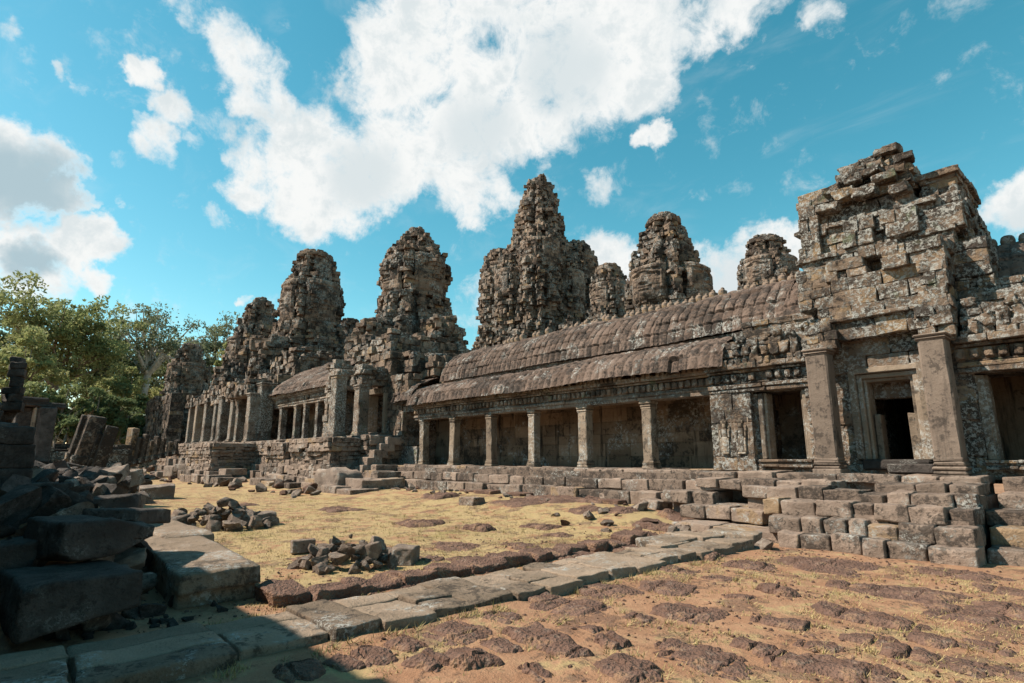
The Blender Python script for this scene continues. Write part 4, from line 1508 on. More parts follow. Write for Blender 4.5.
mass(A, -29.5, -27.2, 15.3, 16.2, PZ - .3, PZ + .2, ch=.2, bl=.7)
A.build('threshold', M['steps'], df)
# half fallen corbel arch seen between the porch pillars
A = MB()
mass(A, -33.0, -31.6, 14.9, 16, PZ, 6.1, ch=.34, bl=.5, out=.08)
A.build('side_wall', M['gallery'], por)


def platform(parent, x0, x1, y0, y1, z0, z1, sides='FLR', name='plinth'):
    global WORN, WORN_N
    A = MB()
    WORN, WORN_N = .09, 4
    mass(A, x0, x1, y0, y1, z0, z1, ch=.24, bl=.8, out=.035, jit=.025, skip=.02, zprof=plinth_prof, sides=sides, cham=.035)
    WORN = 0.0
    return A.build(name, M['steps'], parent)


pf = thing('moulded_platform', (-38, 14, .2), 'high moulded platform with projecting plinths carrying the porch and pillared ranges', 'platform')
platform(pf, -53, -25.9, 14.1, 22, .2, PZ)
platform(pf, -31.6, -26.6, 12.5, 14.2, .3, 2.62)
platform(pf, -36.5, -33.4, 12.9, 14.2, .3, 2.5)
platform(pf, -47.5, -41.5, 11.2, 14.2, .3, 2.6)
platform(pf, -90, -53, 14.6, 22, .2, 3.0)
for k, (z0, z1, yf) in enumerate(((.9, 1.3, 13.4), (1.25, 1.65, 13.75), (1.6, 2.0, 14.1), (1.95, 2.35, 14.45), (2.3, 2.7, 14.8))):
    step_course(pf, -26.4, -25.3, yf, z0, z1, .8, .5, .12, jz=.04, jy=.12, name='step')
    step_course(pf, -33.4, -31.5, yf - .9, z0 - .1, z1 - .1, .8, .9, 0, name='step')
for (xa, xb) in ((-33.3, -31.7), (-41.3, -36.6), (-53, -47.6)):
    step_course(pf, xa, xb, 13.3, .2, .75, .9, .9, .05, jz=.04, jy=.12)
    step_course(pf, xa, xb, 13.65, .7, 1.2, .7, .9, .1, jz=.04, jy=.12)
step_course(pf, -31.8, -26.4, 12.0, .2, .7, .7, 1.0, .08, jz=.04, jy=.12)
step_course(pf, -47.7, -41.3, 10.75, .2, .75, .7, 1.0, .08, jz=.04, jy=.12)
A = MB()
mass(A, -26.6, -24.7, 13.9, 16, 0, 1.3, ch=.3, bl=.8)
A.build('step_core', M['steps'], pf)
lt = thing('low_terrace', (-33, 11.5, 0), 'broken low terrace edge of tumbled grey blocks along the foot of the moulded platform', 'terrace')
step_course(lt, -34, -22.6, 12.0, .3, .72, 1.2, 1.3, .08, jz=.05, jy=.2)
step_course(lt, -36, -22.2, 11.3, .0, .42, 1.3, 1.4, .2, jz=.05, jy=.3)
step_course(lt, -47, -36, 10.4, .0, .5, 1.3, 1.3, .15, jz=.06, jy=.3)
step_course(lt, -46, -38, 10.9, .45, .85, 1.3, 1.1, .3, jz=.06, jy=.3)
step_course(lt, -26.5, -21.8, 12.9, .3, .75, 1.2, 1.2, .1, jz=.05, jy=.2)
step_course(lt, -26.3, -23.6, 13.4, .6, 1.05, 1.2, 1.0, .1, jz=.05, jy=.2)
step_course(lt, -70, -49, 12.8, .2, .8, 1.3, 1.5, .1, jz=.06, jy=.3)
step_course(lt, -66, -50, 13.6, .8, 1.5, 1.3, 1.4, .15, jz=.06, jy=.3)
A = MB()
A.rocks([(-25.2, 12.3, .5)], [(1.05, .7, .66)], None, rad=.2, amp=.3, freq=1.2, n=8)
bk = A.build('stone_block', M['rubble'], None, flat=False, origin=(-25.1, 12.1, 0))
tag(bk, 'big dark rounded block of masonry on the low terrace below the raised porch', 'stone block')

r2 = thing('gallery', (-39, 17, PZ), 'short raised gallery of slim pillars under a rough sloping roof, left of the raised porch', 'gallery')
for (px_, w) in ((316, .2), (303, .16), (294, .19), (280, .22)):
    q = on_y(px_, 440, 16)
    far_pillar(r2, q[0], 16.1, PZ, 5.3, w)
far_pillar(r2, -33.6, 15.9, PZ, 5.5, .32)
A = MB()
cornice(A, -45, -33.2, 15.9, 5.25, 6.1)
A.box(-45, -33.2, 16.2, 19, 5.5, 6.3)
A.build('entablature', M['gallery'], r2)
A = MB()
vault(A, -45.2, -33.0, [(15.5, 6.05), (15.8, 6.6), (16.4, 7.1), (17.2, 7.6), (18.2, 8.2), (19.2, 8.7), (20.2, 8.9), (22, 7)], seed=14, dx=.06, sag=.15, rib=.34)
A.build('roof', M['roof'], r2)
A = MB()
mass(A, -45, -33.2, 18.3, 19, PZ, 5.8, ch=.45, bl=1, sides='F')
mass(A, -45.3, -44.8, 16.3, 20, 6, 8.3, ch=.35, bl=.5, rag=.5)
A.build('back_wall', M['inner'], r2)
# the pillared porch beyond
r3 = thing('pillared_porch', (-48.5, 15, PZ), 'ruined porch with thick square pillars under the tall bullet shaped tower', 'temple building')
for (px_, yy, z1, w) in ((250, 14.6, 6.4, .36), (262, 15.4, 7.2, .5), (238, 15.5, 6.6, .3)):
    q = on_y(px_, 441, yy)
    far_pillar(r3, q[0], yy, 2.75, z1, w)
A = MB()
mass(A, -52.5, -49.6, 16.4, 19, PZ, 8.2, ch=.4, bl=.6, out=.1, rag=.7)
mass(A, -47.8, -45.0, 16.2, 19, PZ, 8.4, ch=.4, bl=.6, out=.1, rag=.8)
mass(A, -50, -47.5, 16.5, 19, 5.6, 8.6, ch=.4, bl=.6, out=.1, rag=.5)
mass(A, -51.5, -46, 18, 22, 7.8, 11, ch=.4, bl=.6, out=.16, jit=.06, rag=1.4)
mass(A, -50.6, -45.3, 14.3, 17, 6.4, 7.9, ch=.36, bl=.55, out=.14, jit=.05, rag=1.0)
A.build('wall', M['tower'], r3)
# the tall pillars of the farthest range
r4 = thing('pillared_range', (-62, 16, 3), 'far range of tall leaning pillars and broken wall ends near the trees', 'temple building')
for (px_, yt, w) in ((189, 404, .3), (196, 400, .34), (206, 402, .42), (215, 404, .34), (222, 398, .5), (232, 400, .36)):
    q = on_y(px_, 441, 16)
    h = on_y(px_, yt, 16)[2]
    far_pillar(r4, q[0], 16, 3.0, h, w, lean=(.12, 0))
A = MB()
mass(A, -58.6, -56.9, 16.5, 19.5, 3, 8.0, ch=.4, bl=.6, out=.1, rag=.8)
mass(A, -64.5, -61.5, 16.6, 19.5, 3, 7.6, ch=.4, bl=.6, out=.1, rag=.8)
mass(A, -55.0, -53.2, 16.6, 19.5, 3, 7.4, ch=.4, bl=.6, out=.1, rag=.8)
mass(A, -72, -55, 19, 22, 3, 8.6, ch=.45, bl=.7, out=.16, jit=.06, rag=2.2)
mass(A, -60, -54, 19, 22, 7, 10.8, ch=.45, bl=.7, out=.16, jit=.06, rag=2.2)
mass(A, -53.8, -52.4, 16.0, 19.5, 5.4, 8.2, ch=.4, bl=.6, out=.1, rag=.8)
for (px_a, px_b, yb_, yt_) in ((186, 212, 402, 384), (212, 236, 400, 372), (230, 247, 404, 380)):
    qa, qb = on_y(px_a, yb_, 15.7), on_y(px_b, yb_, 15.7)
    mass(A, qa[0], qb[0], 15.7, 19, qb[2], on_y(px_b, yt_, 15.7)[2], ch=.4, bl=.6, out=.14, jit=.05, rag=1.3)
A.build('wall', M['tower'], r4)
# square wall block beside the far tower
q0, q1 = on_y(142, 440, 17), on_y(166, 440, 17)
zt = on_y(150, 397, 17)[2]
fw = thing('wall_block', (q0[0], 17, 3), 'square ruined wall end with a sunlit edge beside the farthest tower', 'ruined wall')
A = MB()
mass(A, q0[0], q1[0], 17, 18.6, 2.6, zt, ch=.55, bl=1.1, out=.08, rag=.6)
A.build('wall', M['farstone'], fw)
# balustrade stubs and stair edge at the far corner
for i, px_ in enumerate((129, 137, 143, 149, 155, 162, 169, 176)):
    q = dep(px_, 462 - .25 * (px_ - 129), 58)
    zt = dep(px_, (428, 437, 434, 440, 436, 438, 442, 440)[i], 58)[2]
    z0 = float(q[2]) - .4
    b = thing('balustrade_post', (q[0], q[1], z0), 'leaning stone post in the row on the far ruined stair edge', 'stone post', 'row of leaning stone posts at the far corner')
    A = MB()
    w = (.5, .3, .3, .26, .3, .26, .26, .26)[i]
    A.blocks([(q[0], q[1], (z0 + zt) / 2)], [(w, w * .7, (zt - z0) / 2)], rotxyz(.05, .12 + .05 * RNG.normal(), .4), ch=.06, jit=.04)
    s = A.build('shaft', M['farstone'], b)
    B = MB()
    B.blocks([(q[0], q[1], z0 + .2)], [(w * 1.25, w, .22)], rotz(.4), ch=.05, jit=.03)
    B.build('post_base', M['farstone'], b)
fs = thing('ruined_stair', (-52, 12.6, 0), 'long ruined stair flank climbing to the far terrace in ragged small courses', 'stair')
for k in range(9):
    a = dep(118 + 11.5 * k, 486 - 3.6 * k, 50 - k * .8)
    A = MB()
    n = 4
    A.rocks([(a[0] + i * 1.25 * .737, a[1] - 0 + i * .55, a[2] - .25 + RNG.normal() * .06) for i in range(n)], [(.75, .55, .32 + .1 * RNG.random()) for i in range(n)],
            np.array([rotz(RNG.normal() * .15) for _ in range(n)]), rad=.07, amp=.08, freq=1.6, n=4)
    A.build('step', M['rubble'], fs, flat=False)

# ------------------------------------------------------------------ ruins on the left-hand mound
# broken wall beside and behind the viewer, unseen, added to shade the near stones
sw = thing('shade_wall', (-12, -3.0, 0), 'unseen tall broken wall beside the path, added to cast shade over the near stones', 'ruined wall')
A = MB()
for (xa, xb, h) in ((-30, -22, 6.2), (-22, -15, 6.5), (-15, -10, 6.4), (-10, -6, 6.55), (-6, -2.4, 6.1), (-2.4, .8, 5.6)):
    mass(A, xa, xb, -3.2, -2.1, -.1, h, ch=.45, bl=1.0, out=.05, rag=.35)
A.build('wall', M['farstone'], sw)

c = dep(2, 465, 8.8)
st = thing('block_stack', (c[0], c[1], gxy(c[0], c[1])), 'stack of three big square shaded blocks at the foot of the left hand ruin', 'stone stack')
zz = .75
for (h, w) in ((.40, .50), (.34, .46), (.36, .44), (.27, .42)):
    A = MB()
    A.rocks([(c[0] - .2, c[1] - .06, zz + h / 2)], [(w, w * .75, h / 2)], rotz(.25 + RNG.normal() * .06), rad=.03, amp=.05, freq=3, n=8)
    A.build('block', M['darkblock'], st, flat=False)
    zz += h
c = dep(6, 440, 13.5)
lr = thing('ruined_wall', (c[0], c[1], .8), 'dark jagged stump of wall and column rising at the left edge in the shade', 'ruined wall')
A = MB()
mass(A, c[0] - 1.6, c[0] + .7, c[1] - 1.9, c[1] + .0, .6, 2.5, ch=.3, bl=.5, out=.1, jit=.05, rag=.5)
mass(A, c[0] - 1.2, c[0] + .5, c[1] - 1.8, c[1] - .15, 2.2, 3.0, ch=.28, bl=.45, out=.1, jit=.05, rag=.5)
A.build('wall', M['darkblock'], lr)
A = MB()
q = dep(13, 400, 13.5)
zz = 2.7
C, H = [], []
for (w, h) in ((.24, .22), (.2, .2), (.22, .16), (.17, .24), (.19, .2), (.2, .16), (.16, .12)):
    C.append((q[0] + RNG.normal() * .03, q[1] + RNG.normal() * .03, zz + h / 2))
    H.append((w, w * .8, h / 2))
    zz += h
A.rocks(C, H, np.array([rotz(RNG.normal() * .2) for _ in C]), rad=.03, amp=.07, freq=3, n=8)
A.build('column', M['darkblock'], lr, flat=False)
q = dep(14, 420, 11.5)
A = MB()
A.rocks([(q[0], q[1] - .1, 2.15), (q[0] - .1, q[1], 1.8), (q[0], q[1], 1.5)], [(.18, .18, .18), (.26, .24, .16), (.3, .28, .18)], None, rad=.05, amp=.1, freq=2, n=8)
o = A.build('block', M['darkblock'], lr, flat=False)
# lintelled doorway ruin
q = dep(33, 430, 28)
dr = thing('ruined_doorway', (q[0], q[1], 1.6), 'standing doorway ruin with a flat lintel slab over sunlit jambs, in front of the trees', 'ruined wall')
A = MB()
for px_, w in ((21, .3), (33, .12), (44, .3)):
    a = dep(px_, 430, 28)
    A = MB()
    A.blocks([(a[0], a[1], 2.75)], [(.4, w, 1.3)], rotz(.15), ch=.05, jit=.06)
    A.build('jamb', M['pillar'] if w < .2 else M['darkblock'], dr)
A = MB()
a, b = dep(14, 405, 28), dep(56, 409, 28)
A.blocks([((a[0] + b[0]) / 2, (a[1] + b[1]) / 2, 4.2), ((a[0] + b[0]) / 2 + .1, (a[1] + b[1]) / 2 - .3, 4.4)], [(.6, 1.1, .13), (.55, .75, .12)], rotz(.15), ch=.05, jit=.06)
A.build('lintel', M['darkblock'], dr)
# leaning slab pillars
for i, (px_, yt, yb, w, lab) in enumerate(((74, 417, 450, .26, 'thick leaning pillar with a bright sunlit edge, beside its darker twin on the rubble'), (83, 418, 453, .42, 'widest leaning slab pillar of the rubble mound, dark face and bright edge'), (97, 428, 466, .3, 'lone leaning pillar nearest the dry lawn with a thin bright edge'), (90, 435, 464, .22, 'short grey leaning post behind the lone leaning pillar'))):
    a = dep(px_, yb, 33)
    h = (yb - yt) * 33 / 581 + .6
    z0 = a[2] - .5
    p = thing('leaning_pillar', (a[0], a[1], z0), lab, 'stone pillar', 'leaning pillars on the rubble mound')
    A = MB()
    rt3 = rotxyz(-.14, .16, .12)
    A.blocks([(a[0] + .16 * h / 2, a[1] + .14 * h / 2, z0 + h / 2)], [(w * .8, w, h / 2)], rt3, ch=.04, jit=.03)
    A.build('shaft', M['farstone'], p)
    A = MB()
    A.blocks([(a[0], a[1], z0 + .1)], [(w * 1.1, w * 1.3, .25)], rotz(.12), ch=.05, jit=.03)
    A.build('pillar_base', M['farstone'], p)
bw = thing('ruined_wall', (-52, 6, .8), 'low dark wall remnant under the trees behind the leaning pillars', 'ruined wall')
A = MB()
mass(A, -62, -52, 1.2, 2.4, .4, 3.4, ch=.4, bl=.8, out=.08, rag=.8)
mass(A, -60, -54, 3, 5.8, .4, 3.0, ch=.4, bl=.8, out=.08, rag=.9)
mass(A, -56, -51.5, 5.6, 8.4, .2, 2.9, ch=.4, bl=.8, out=.08, rag=1.0)
A.build('wall', M['farstone'], bw)


# ------------------------------------------------------------------ foreground stones
def big_stone(name, c, h, rot, label, m='darkblock', rad=.08, amp=.07, freq=1.6, cat='stone block', cut=None, fine=.016, chips=6):
    rad = rad * .45
    amp = amp * .75
    A = MB()
    T, Q = _sub_template(list(np.linspace(-1, 1, 15)))
    h = np.array(h)
    p = T * h
    rd = min(rad, h.min() * .8)
    inn = np.clip(p, -(h - rd), h - rd)
    d = p - inn
    L = np.linalg.norm(d, axis=1, keepdims=True)
    L[L < 1e-9] = 1
    p = inn + d / L * rd
    if cut is not None:
        p = cut(p, h)
    s = RNG.random() * 30
    for _ in range(chips):                  # broken-off corners and chips
        n = RNG.normal(size=3) * np.array([.6, .6, .8])
        n /= np.linalg.norm(n)
        sup = np.abs(n * h).sum()
        e = np.maximum(p @ n - sup * (.80 + .17 * RNG.random()), 0)
        p = p - e[:, None] * n
    p = p + amp * np.stack([fbm(p * freq + s, 4, 1), fbm(p * freq + s + 7, 4, 2), fbm(p * freq + s + 13, 4, 3)], -1)
    p = p + fine * np.stack([fbm(p * 9 + s, 3, 4), fbm(p * 9 + s + 3, 3, 5), fbm(p * 9 + s + 5, 3, 6)], -1)
    p = p @ np.asarray(rot).T
    A.add(p + np.array(c), Q, None, .5)
    o = A.build(name, M[m], None, flat=False, origin=(c[0], c[1], c[2] - h[2]))
    return tag(o, label, cat)


# long beam lying along the mound, near end towards the path
def beamcut(p, h):
    q = p.copy()
    q[:, 2] -= .10 * sstep(h[0] * .55, -h[0], p[:, 0]) * 0
    nose = sstep(h[0] * .8, h[0], p[:, 0])
    q[:, 0] -= .12 * nose * (p[:, 2] < -.02)
    return q


a0, a1 = np.array([-7.32, 2.22]), np.array([-12.0, 2.45])
ax_ = math.atan2(a0[1] - a1[1], a0[0] - a1[0])
mid = (a0 + a1) / 2
big_stone('stone_beam', (mid[0], mid[1], .22), (2.36, .43, .2), rotz(ax_) @ rotxyz(0.02, .012, 0), 'long flat stone beam with its blunt end towards the path, half in shade', m='slab', cat='stone beam', cut=beamcut, amp=.03, rad=.05, chips=2)
big_stone('stone_block', (-11.9, 2.62, .3), (1.5, .36, .16), rotz(ax_ + .05), 'second flat slab continuing behind the long stone beam beside the lawn', m='slab', amp=.05)


def taper_right(p, h):
    q = p.copy()
    k = (p[:, 0] / h[0] + 1) / 2
    q[:, 2] = p[:, 2] * (1 - .3 * k) + .05 * k
    return q


def nose_right(p, h):
    q = p.copy()
    k = sstep(-.1 * h[0], h[0], p[:, 0])
    low = p[:, 2] < 0
    q[:, 2] = np.where(low, p[:, 2] * (1 - .85 * k), p[:, 2] * (1 - .35 * k) - .03 * k)
    q[:, 1] = p[:, 1] * (1 - .3 * k)
    return q


ang = math.atan2(1.25 - .36, -7.26 + 6.6)                 # run of the lower block, near left to far right
dirv = np.array([math.cos(ang), math.sin(ang)])
inv = np.array([-math.sin(ang), math.cos(ang)])           # away from the path
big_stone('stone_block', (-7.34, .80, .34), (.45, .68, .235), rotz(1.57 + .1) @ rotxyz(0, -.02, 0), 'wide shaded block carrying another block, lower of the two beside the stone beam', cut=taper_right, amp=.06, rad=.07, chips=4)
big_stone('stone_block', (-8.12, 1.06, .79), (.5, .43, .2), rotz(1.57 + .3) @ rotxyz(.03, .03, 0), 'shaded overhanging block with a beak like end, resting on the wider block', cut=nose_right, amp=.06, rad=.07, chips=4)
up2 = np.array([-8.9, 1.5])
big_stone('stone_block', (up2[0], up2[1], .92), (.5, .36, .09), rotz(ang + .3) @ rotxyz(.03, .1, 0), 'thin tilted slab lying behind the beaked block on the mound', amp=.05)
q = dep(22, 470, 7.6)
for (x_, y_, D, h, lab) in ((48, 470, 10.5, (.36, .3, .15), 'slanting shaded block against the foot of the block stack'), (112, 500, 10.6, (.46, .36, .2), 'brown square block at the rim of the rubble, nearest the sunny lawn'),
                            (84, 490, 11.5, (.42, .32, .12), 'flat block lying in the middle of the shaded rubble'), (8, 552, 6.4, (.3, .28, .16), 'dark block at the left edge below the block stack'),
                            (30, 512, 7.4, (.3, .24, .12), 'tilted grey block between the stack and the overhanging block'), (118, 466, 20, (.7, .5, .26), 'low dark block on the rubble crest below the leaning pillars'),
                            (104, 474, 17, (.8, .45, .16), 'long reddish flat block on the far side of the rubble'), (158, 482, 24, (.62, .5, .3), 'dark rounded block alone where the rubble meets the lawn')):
    c = dep(x_, y_, D)
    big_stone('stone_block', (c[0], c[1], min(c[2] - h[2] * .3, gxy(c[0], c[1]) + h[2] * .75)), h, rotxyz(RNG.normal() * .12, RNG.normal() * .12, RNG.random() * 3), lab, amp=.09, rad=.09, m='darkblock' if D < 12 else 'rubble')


# ------------------------------------------------------------------ loose rubble: a few cut shapes, each stone its own object
def rubble_mesh(seed):
    r = np.random.default_rng(seed)
    T, Q = _sub_template(list(np.linspace(-1, 1, 8)))
    p = T / np.linalg.norm(T, axis=1, keepdims=True) * .9 + T * .25
    p = p * np.array([1, .6 + .35 * r.random(), .45 + .35 * r.random()])
    for k in range(9):
        n = r.normal(size=3)
        n /= np.linalg.norm(n)
        d = .35 + .33 * r.random()
        e = np.maximum(p @ n - d * np.linalg.norm(n * np.array([1, .8, .65])), 0)
        p = p - e[:, None] * n
    p = p + .05 * np.stack([fbm(p * 3 + seed, 3, 1), fbm(p * 3 + seed + 5, 3, 2), fbm(p * 3 + seed + 9, 3, 3)], -1)
    p = p / np.abs(p).max() 
    return p, Q


RUB = {}
for mname in ('rubble', 'darkblock', 'laterite'):
    RUB[mname] = []
    for k in range(9):
        me_p, me_q = rubble_mesh(k + 100 * len(RUB))
        RUB[mname].append((me_p, me_q))
_rub_obj = {}


def rub_stone(name, loc, size, label, group, m='rubble', flat=1.0, cat='stone', tilt=.5):
    k = int(RNG.integers(9))
    key = (m, k)
    if key not in _rub_obj:
        A = MB()
        A.add(RUB[m][k][0], RUB[m][k][1], None, RNG.random())
        o = A.build(name, M[m], None, flat=(m != 'laterite' and k % 3 > 0), origin=(0, 0, 0))
        _rub_obj[key] = o
    else:
        o = _rub_obj[key].copy()
        o.name = name
        COL.objects.link(o)
        for pk in ('label', 'group', 'category'):
            if pk in o:
                del o[pk]
    o.location = loc
    o.rotation_euler = (RNG.normal() * tilt, RNG.normal() * tilt, RNG.random() * 6.28)
    o.scale = (size, size * (.8 + .4 * RNG.random()), size * flat * (.8 + .4 * RNG.random()))
    return tag(o, label, cat, group)


def heap(cx, cy, R, H, n, s0, s1, label, group, ell=1.0, ang=0.0):
    for i in range(n):
        r = math.sqrt(RNG.random())
        a = RNG.random() * 6.28
        x_, y_ = r * math.cos(a) * R, r * math.sin(a) * R * ell
        x = cx + x_ * math.cos(ang) - y_ * math.sin(ang)
        y = cy + x_ * math.sin(ang) + y_ * math.cos(ang)
        s = (s0 + (s1 - s0) * RNG.random() ** 1.6)
        z = gxy(x, y) + max(0, H * (1 - r ** 1.2)) * (.35 + .65 * RNG.random()) + s * .25
        rub_stone('loose_stone', (x, y, z), s, label, group, flat=.95)


p1 = gz(217, 527)
heap(p1[0], p1[1], 1.3, .66, 120, .08, .27, 'broken grey-brown stone in the larger far rubble heap on the lawn', 'stones of the larger rubble heap', .8, .74)
p2 = gz(350, 566)
heap(p2[0], p2[1], .78, .46, 78, .05, .19, 'broken grey-brown stone in the smaller rubble heap nearer the path', 'stones of the smaller rubble heap', .8, .74)
for (x_, y_, s, lab) in ((405, 563, .26, 'flat topped stone slab leaning at the near end of the smaller rubble heap'), (366, 562, .2, 'square standing chunk at the front of the smaller rubble heap'), (303, 553, .2, 'dark rounded stone at the left end of the smaller rubble heap'), (262, 524, .3, 'flat stone lying just off the right side of the larger heap')):
    c = gz(x_, y_)
    big_stone('loose_stone', (c[0], c[1], .12), (s, s * .7, s * .55), rotxyz(RNG.normal() * .15, RNG.normal() * .15, RNG.random() * 3), lab, m='rubble', rad=.05, amp=.05, cat='stone', freq=3)

# rubble on the shaded mound
n = 0
for tries in range(3000):
    if n >= 270:
        break
    D = 5.0 + 26 * RNG.random() ** 1.15
    px_ = -20 + 175 * RNG.random()
    a = dep(px_, 470, D)
    x, y = a[0], a[1]
    if x > -6.7 and y > -.5 or y < -1.9:
        continue
    m_ = (.19 + .05 * float(sstep(-14, -7, x)) - y / max(abs(x), .1)) * 8
    if m_ < .04:
        continue
    s = (.09 + .26 * RNG.random() ** 1.8) * (1 + D / 30)
    z = gxy(x, y) + s * .2 + .1 * RNG.random()
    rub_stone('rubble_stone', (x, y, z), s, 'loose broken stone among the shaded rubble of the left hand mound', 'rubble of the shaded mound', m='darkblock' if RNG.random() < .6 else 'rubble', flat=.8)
    n += 1
for (x, y) in [(-6.75 - .9 * RNG.random(), .2 + 2.1 * RNG.random()) for _ in range(34)]:
    s = .05 + .12 * RNG.random() ** 2
    rub_stone('rubble_stone', (x, y, gxy(x, y) + s * .2), s, 'loose broken stone among the shaded rubble of the left hand mound', 'rubble of the shaded mound', m='darkblock')
# tumbled stones along the terraces
for (xa, xb, ya, yb, n_, s0, s1) in ((-26, -9, 12.9, 14.3, 46, .1, .3), (-48, -24, 9.6, 12.2, 60, .15, .5), (-11, -5, 10.6, 13.2, 30, .08, .24), (-75, -48, 9.5, 13, 34, .3, .7)):
    for _ in range(n_):
        x, y = xa + (xb - xa) * RNG.random(), ya + (yb - ya) * RNG.random()
        s = s0 + (s1 - s0) * RNG.random() ** 2
        rub_stone('fallen_stone', (x, y, gxy(x, y) + s * .25), s, 'fallen stone lying along the foot of the temple terraces', 'fallen stones at the terrace foot', m='rubble' if RNG.random() < .75 else 'laterite', flat=.75, tilt=.3)
for (x_, y_, z, h, lab) in ((607, 503, .35, (.34, .3, .2), 'rounded pale boulder on the grass under the middle of the pillared gallery'), (643, 482, .7, (.16, .16, .24), 'small upright stone on the gallery terrace below the nearest free pillar'),
                            (472, 504, .3, (.34, .26, .14), 'small square dark block alone at the edge of the sunny lawn'), (712, 486, .95, (.32, .28, .2), 'cube shaped block perched on the stair below the carved dancers'),
                            (655, 508, .4, (.38, .3, .14), 'brown slab below the small upright stone'), (712, 507, .5, (.4, .3, .2), 'broad block at the ruined left end of the block stair')):
    c = gz(x_, y_, z - .1)
    big_stone('fallen_block', c + np.array([0, 0, h[2] * .6]), h, rotxyz(RNG.normal() * .04, RNG.normal() * .04, RNG.normal() * .2), lab, m='steps', rad=.07, amp=.05, freq=2.5)

# laterite: kerb blocks beside the path, and eroded paving sunk in the earth
y = 2.6
while y < 9.4:
    L = .42 + .3 * RNG.random()
    x = -7.02 + .05 * RNG.normal() - .02 * (y - 5)
    zt = .12 + .03 * RNG.normal()
    A = MB()
    A.rocks([(x, y + L / 2, zt - .16)], [(.22 + .08 * RNG.random(), L / 2 - .012, .18)], rotz(RNG.normal() * .08), rad=.05, amp=.12, freq=3.5, n=8)
    o = A.build('kerb_block', M['laterite'], None, flat=False, origin=(x, y + L / 2, 0))
    tag(o, 'pitted red-brown laterite block in the kerb row along the path', 'kerb block', 'laterite kerb beside the path')
    y += L


def laterite_pad(px_, py_, wpx, el=.8, hgt=.09):
    c = gz(px_, py_)
    D = float((c - EYE) @ _F0)
    r = wpx * D / 581 / 2
    n, nr = 72, 30
    th = np.linspace(0, 2 * math.pi, n, endpoint=False)
    s = RNG.random() * 90
    ct_ = np.stack([np.cos(th) * 1.2 + s, np.sin(th) * 1.2, 0 * th], -1)
    sup = 1 / (np.abs(np.cos(th)) ** 6 + np.abs(np.sin(th)) ** 6) ** (1 / 6)
    out = sup * (.92 + .42 * fbm(ct_ * 1.5, 4, 2))
    rr = np.linspace(0.0, 1, nr)
    P = np.zeros((n, nr, 3))
    a = RNG.random() * .5 - .25 + YAW * 0
    for j, k in enumerate(rr):
        x = np.cos(th) * out * k * r
        y = np.sin(th) * out * k * r * el
        z = hgt * (1 - k ** 7) + .0 * x
        q = np.stack([x * 3.2 + s, y * 3.2, 0 * x], -1)
        z = z * (.85 + .6 * fbm(q, 3, 6)) + .022 * fbm(q * 3.5, 4, 8) * min(1, (1 - k) * 6)
        z = z - .035 * ((np.abs((x / .44 + s) % 1 - .5) > .455) | (np.abs((y / .36 + s * 1.7) % 1 - .5) > .45)) * (k < .97)
        X = c[0] + x * math.cos(a) - y * math.sin(a)
        Y = c[1] + x * math.sin(a) + y * math.cos(a)
        P[:, j] = np.stack([X, Y, gh(X, Y) + z - .02 - .05 * (k > .99)], -1)
    A = MB()
    A.grid(P[:, ::-1], True, RNG.random())
    o = A.build('laterite_slab', M['laterite'], None, flat=False, origin=(c[0], c[1], 0))
    tag(o, 'eroded pitted laterite slab sunk in the orange earth in front of the pavilion' if px_ > 430 and (py_ > 548) else 'eroded pitted laterite slab lying in the straw coloured lawn', 'laterite slab',
        'laterite slabs in the orange earth' if px_ > 430 and (py_ > 548) else 'laterite slabs in the lawn')


for t_ in ((459, 637, 78), (538, 640, 78), (500, 650, 48), (467, 665, 64), (371, 661, 56), (405, 648, 44), (566, 656, 46), (613, 646, 36), (566, 607, 84), (598, 589, 84), (665, 589, 66), (684, 613, 70), (700, 557, 46), (676, 571, 50),
           (704, 660, 92), (626, 675, 60), (536, 675, 40), (748, 565, 60), (698, 546, 50), (823, 564, 86), (852, 586, 50), (905, 592, 100), (956, 574, 84), (968, 616, 96), (1010, 612, 70), (850, 615, 66), (897, 623, 58), (784, 625, 52),
           (753, 648, 46), (790, 662, 50), (847, 671, 92), (910, 655, 60), (964, 667, 70), (1000, 672, 50), (636, 672, 64), (677, 648, 46), (780, 596, 40), (430, 668, 50), (346, 668, 50), (1005, 590, 60), (870, 640, 50), (740, 600, 30), (930, 640, 44),
           (640, 620, 34), (590, 632, 30), (820, 648, 40), (500, 620, 50), (540, 600, 46), (300, 676, 60), (985, 645, 46), (720, 580, 40), (640, 560, 40)):
    laterite_pad(*t_, el=.62 + .25 * RNG.random(), hgt=.05 + .045 * RNG.random())
for t_ in ((558, 510, 80), (520, 512, 60), (590, 512, 56), (584, 520, 36), (620, 522, 44), (655, 508, 60), (455, 546, 60), (400, 578, 40), (392, 586, 50), (610, 546, 80), (640, 538, 40), (660, 530, 50), (690, 524, 60), (360, 592, 40), (430, 560, 34),
           (520, 545, 40), (480, 530, 30), (560, 535, 34), (330, 604, 50), (680, 500, 50), (300, 560, 26), (730, 530, 60), (760, 534, 60), (500, 500, 60), (440, 504, 40), (340, 510, 50), (240, 505, 40), (700, 515, 44), (540, 528, 40), (470, 560, 44), (420, 525, 44), (530, 560, 50), (575, 556, 60)):
    laterite_pad(*t_, el=.7 + .3 * RNG.random(), hgt=.08 + .09 * RNG.random() if t_[1] < 545 else .06)

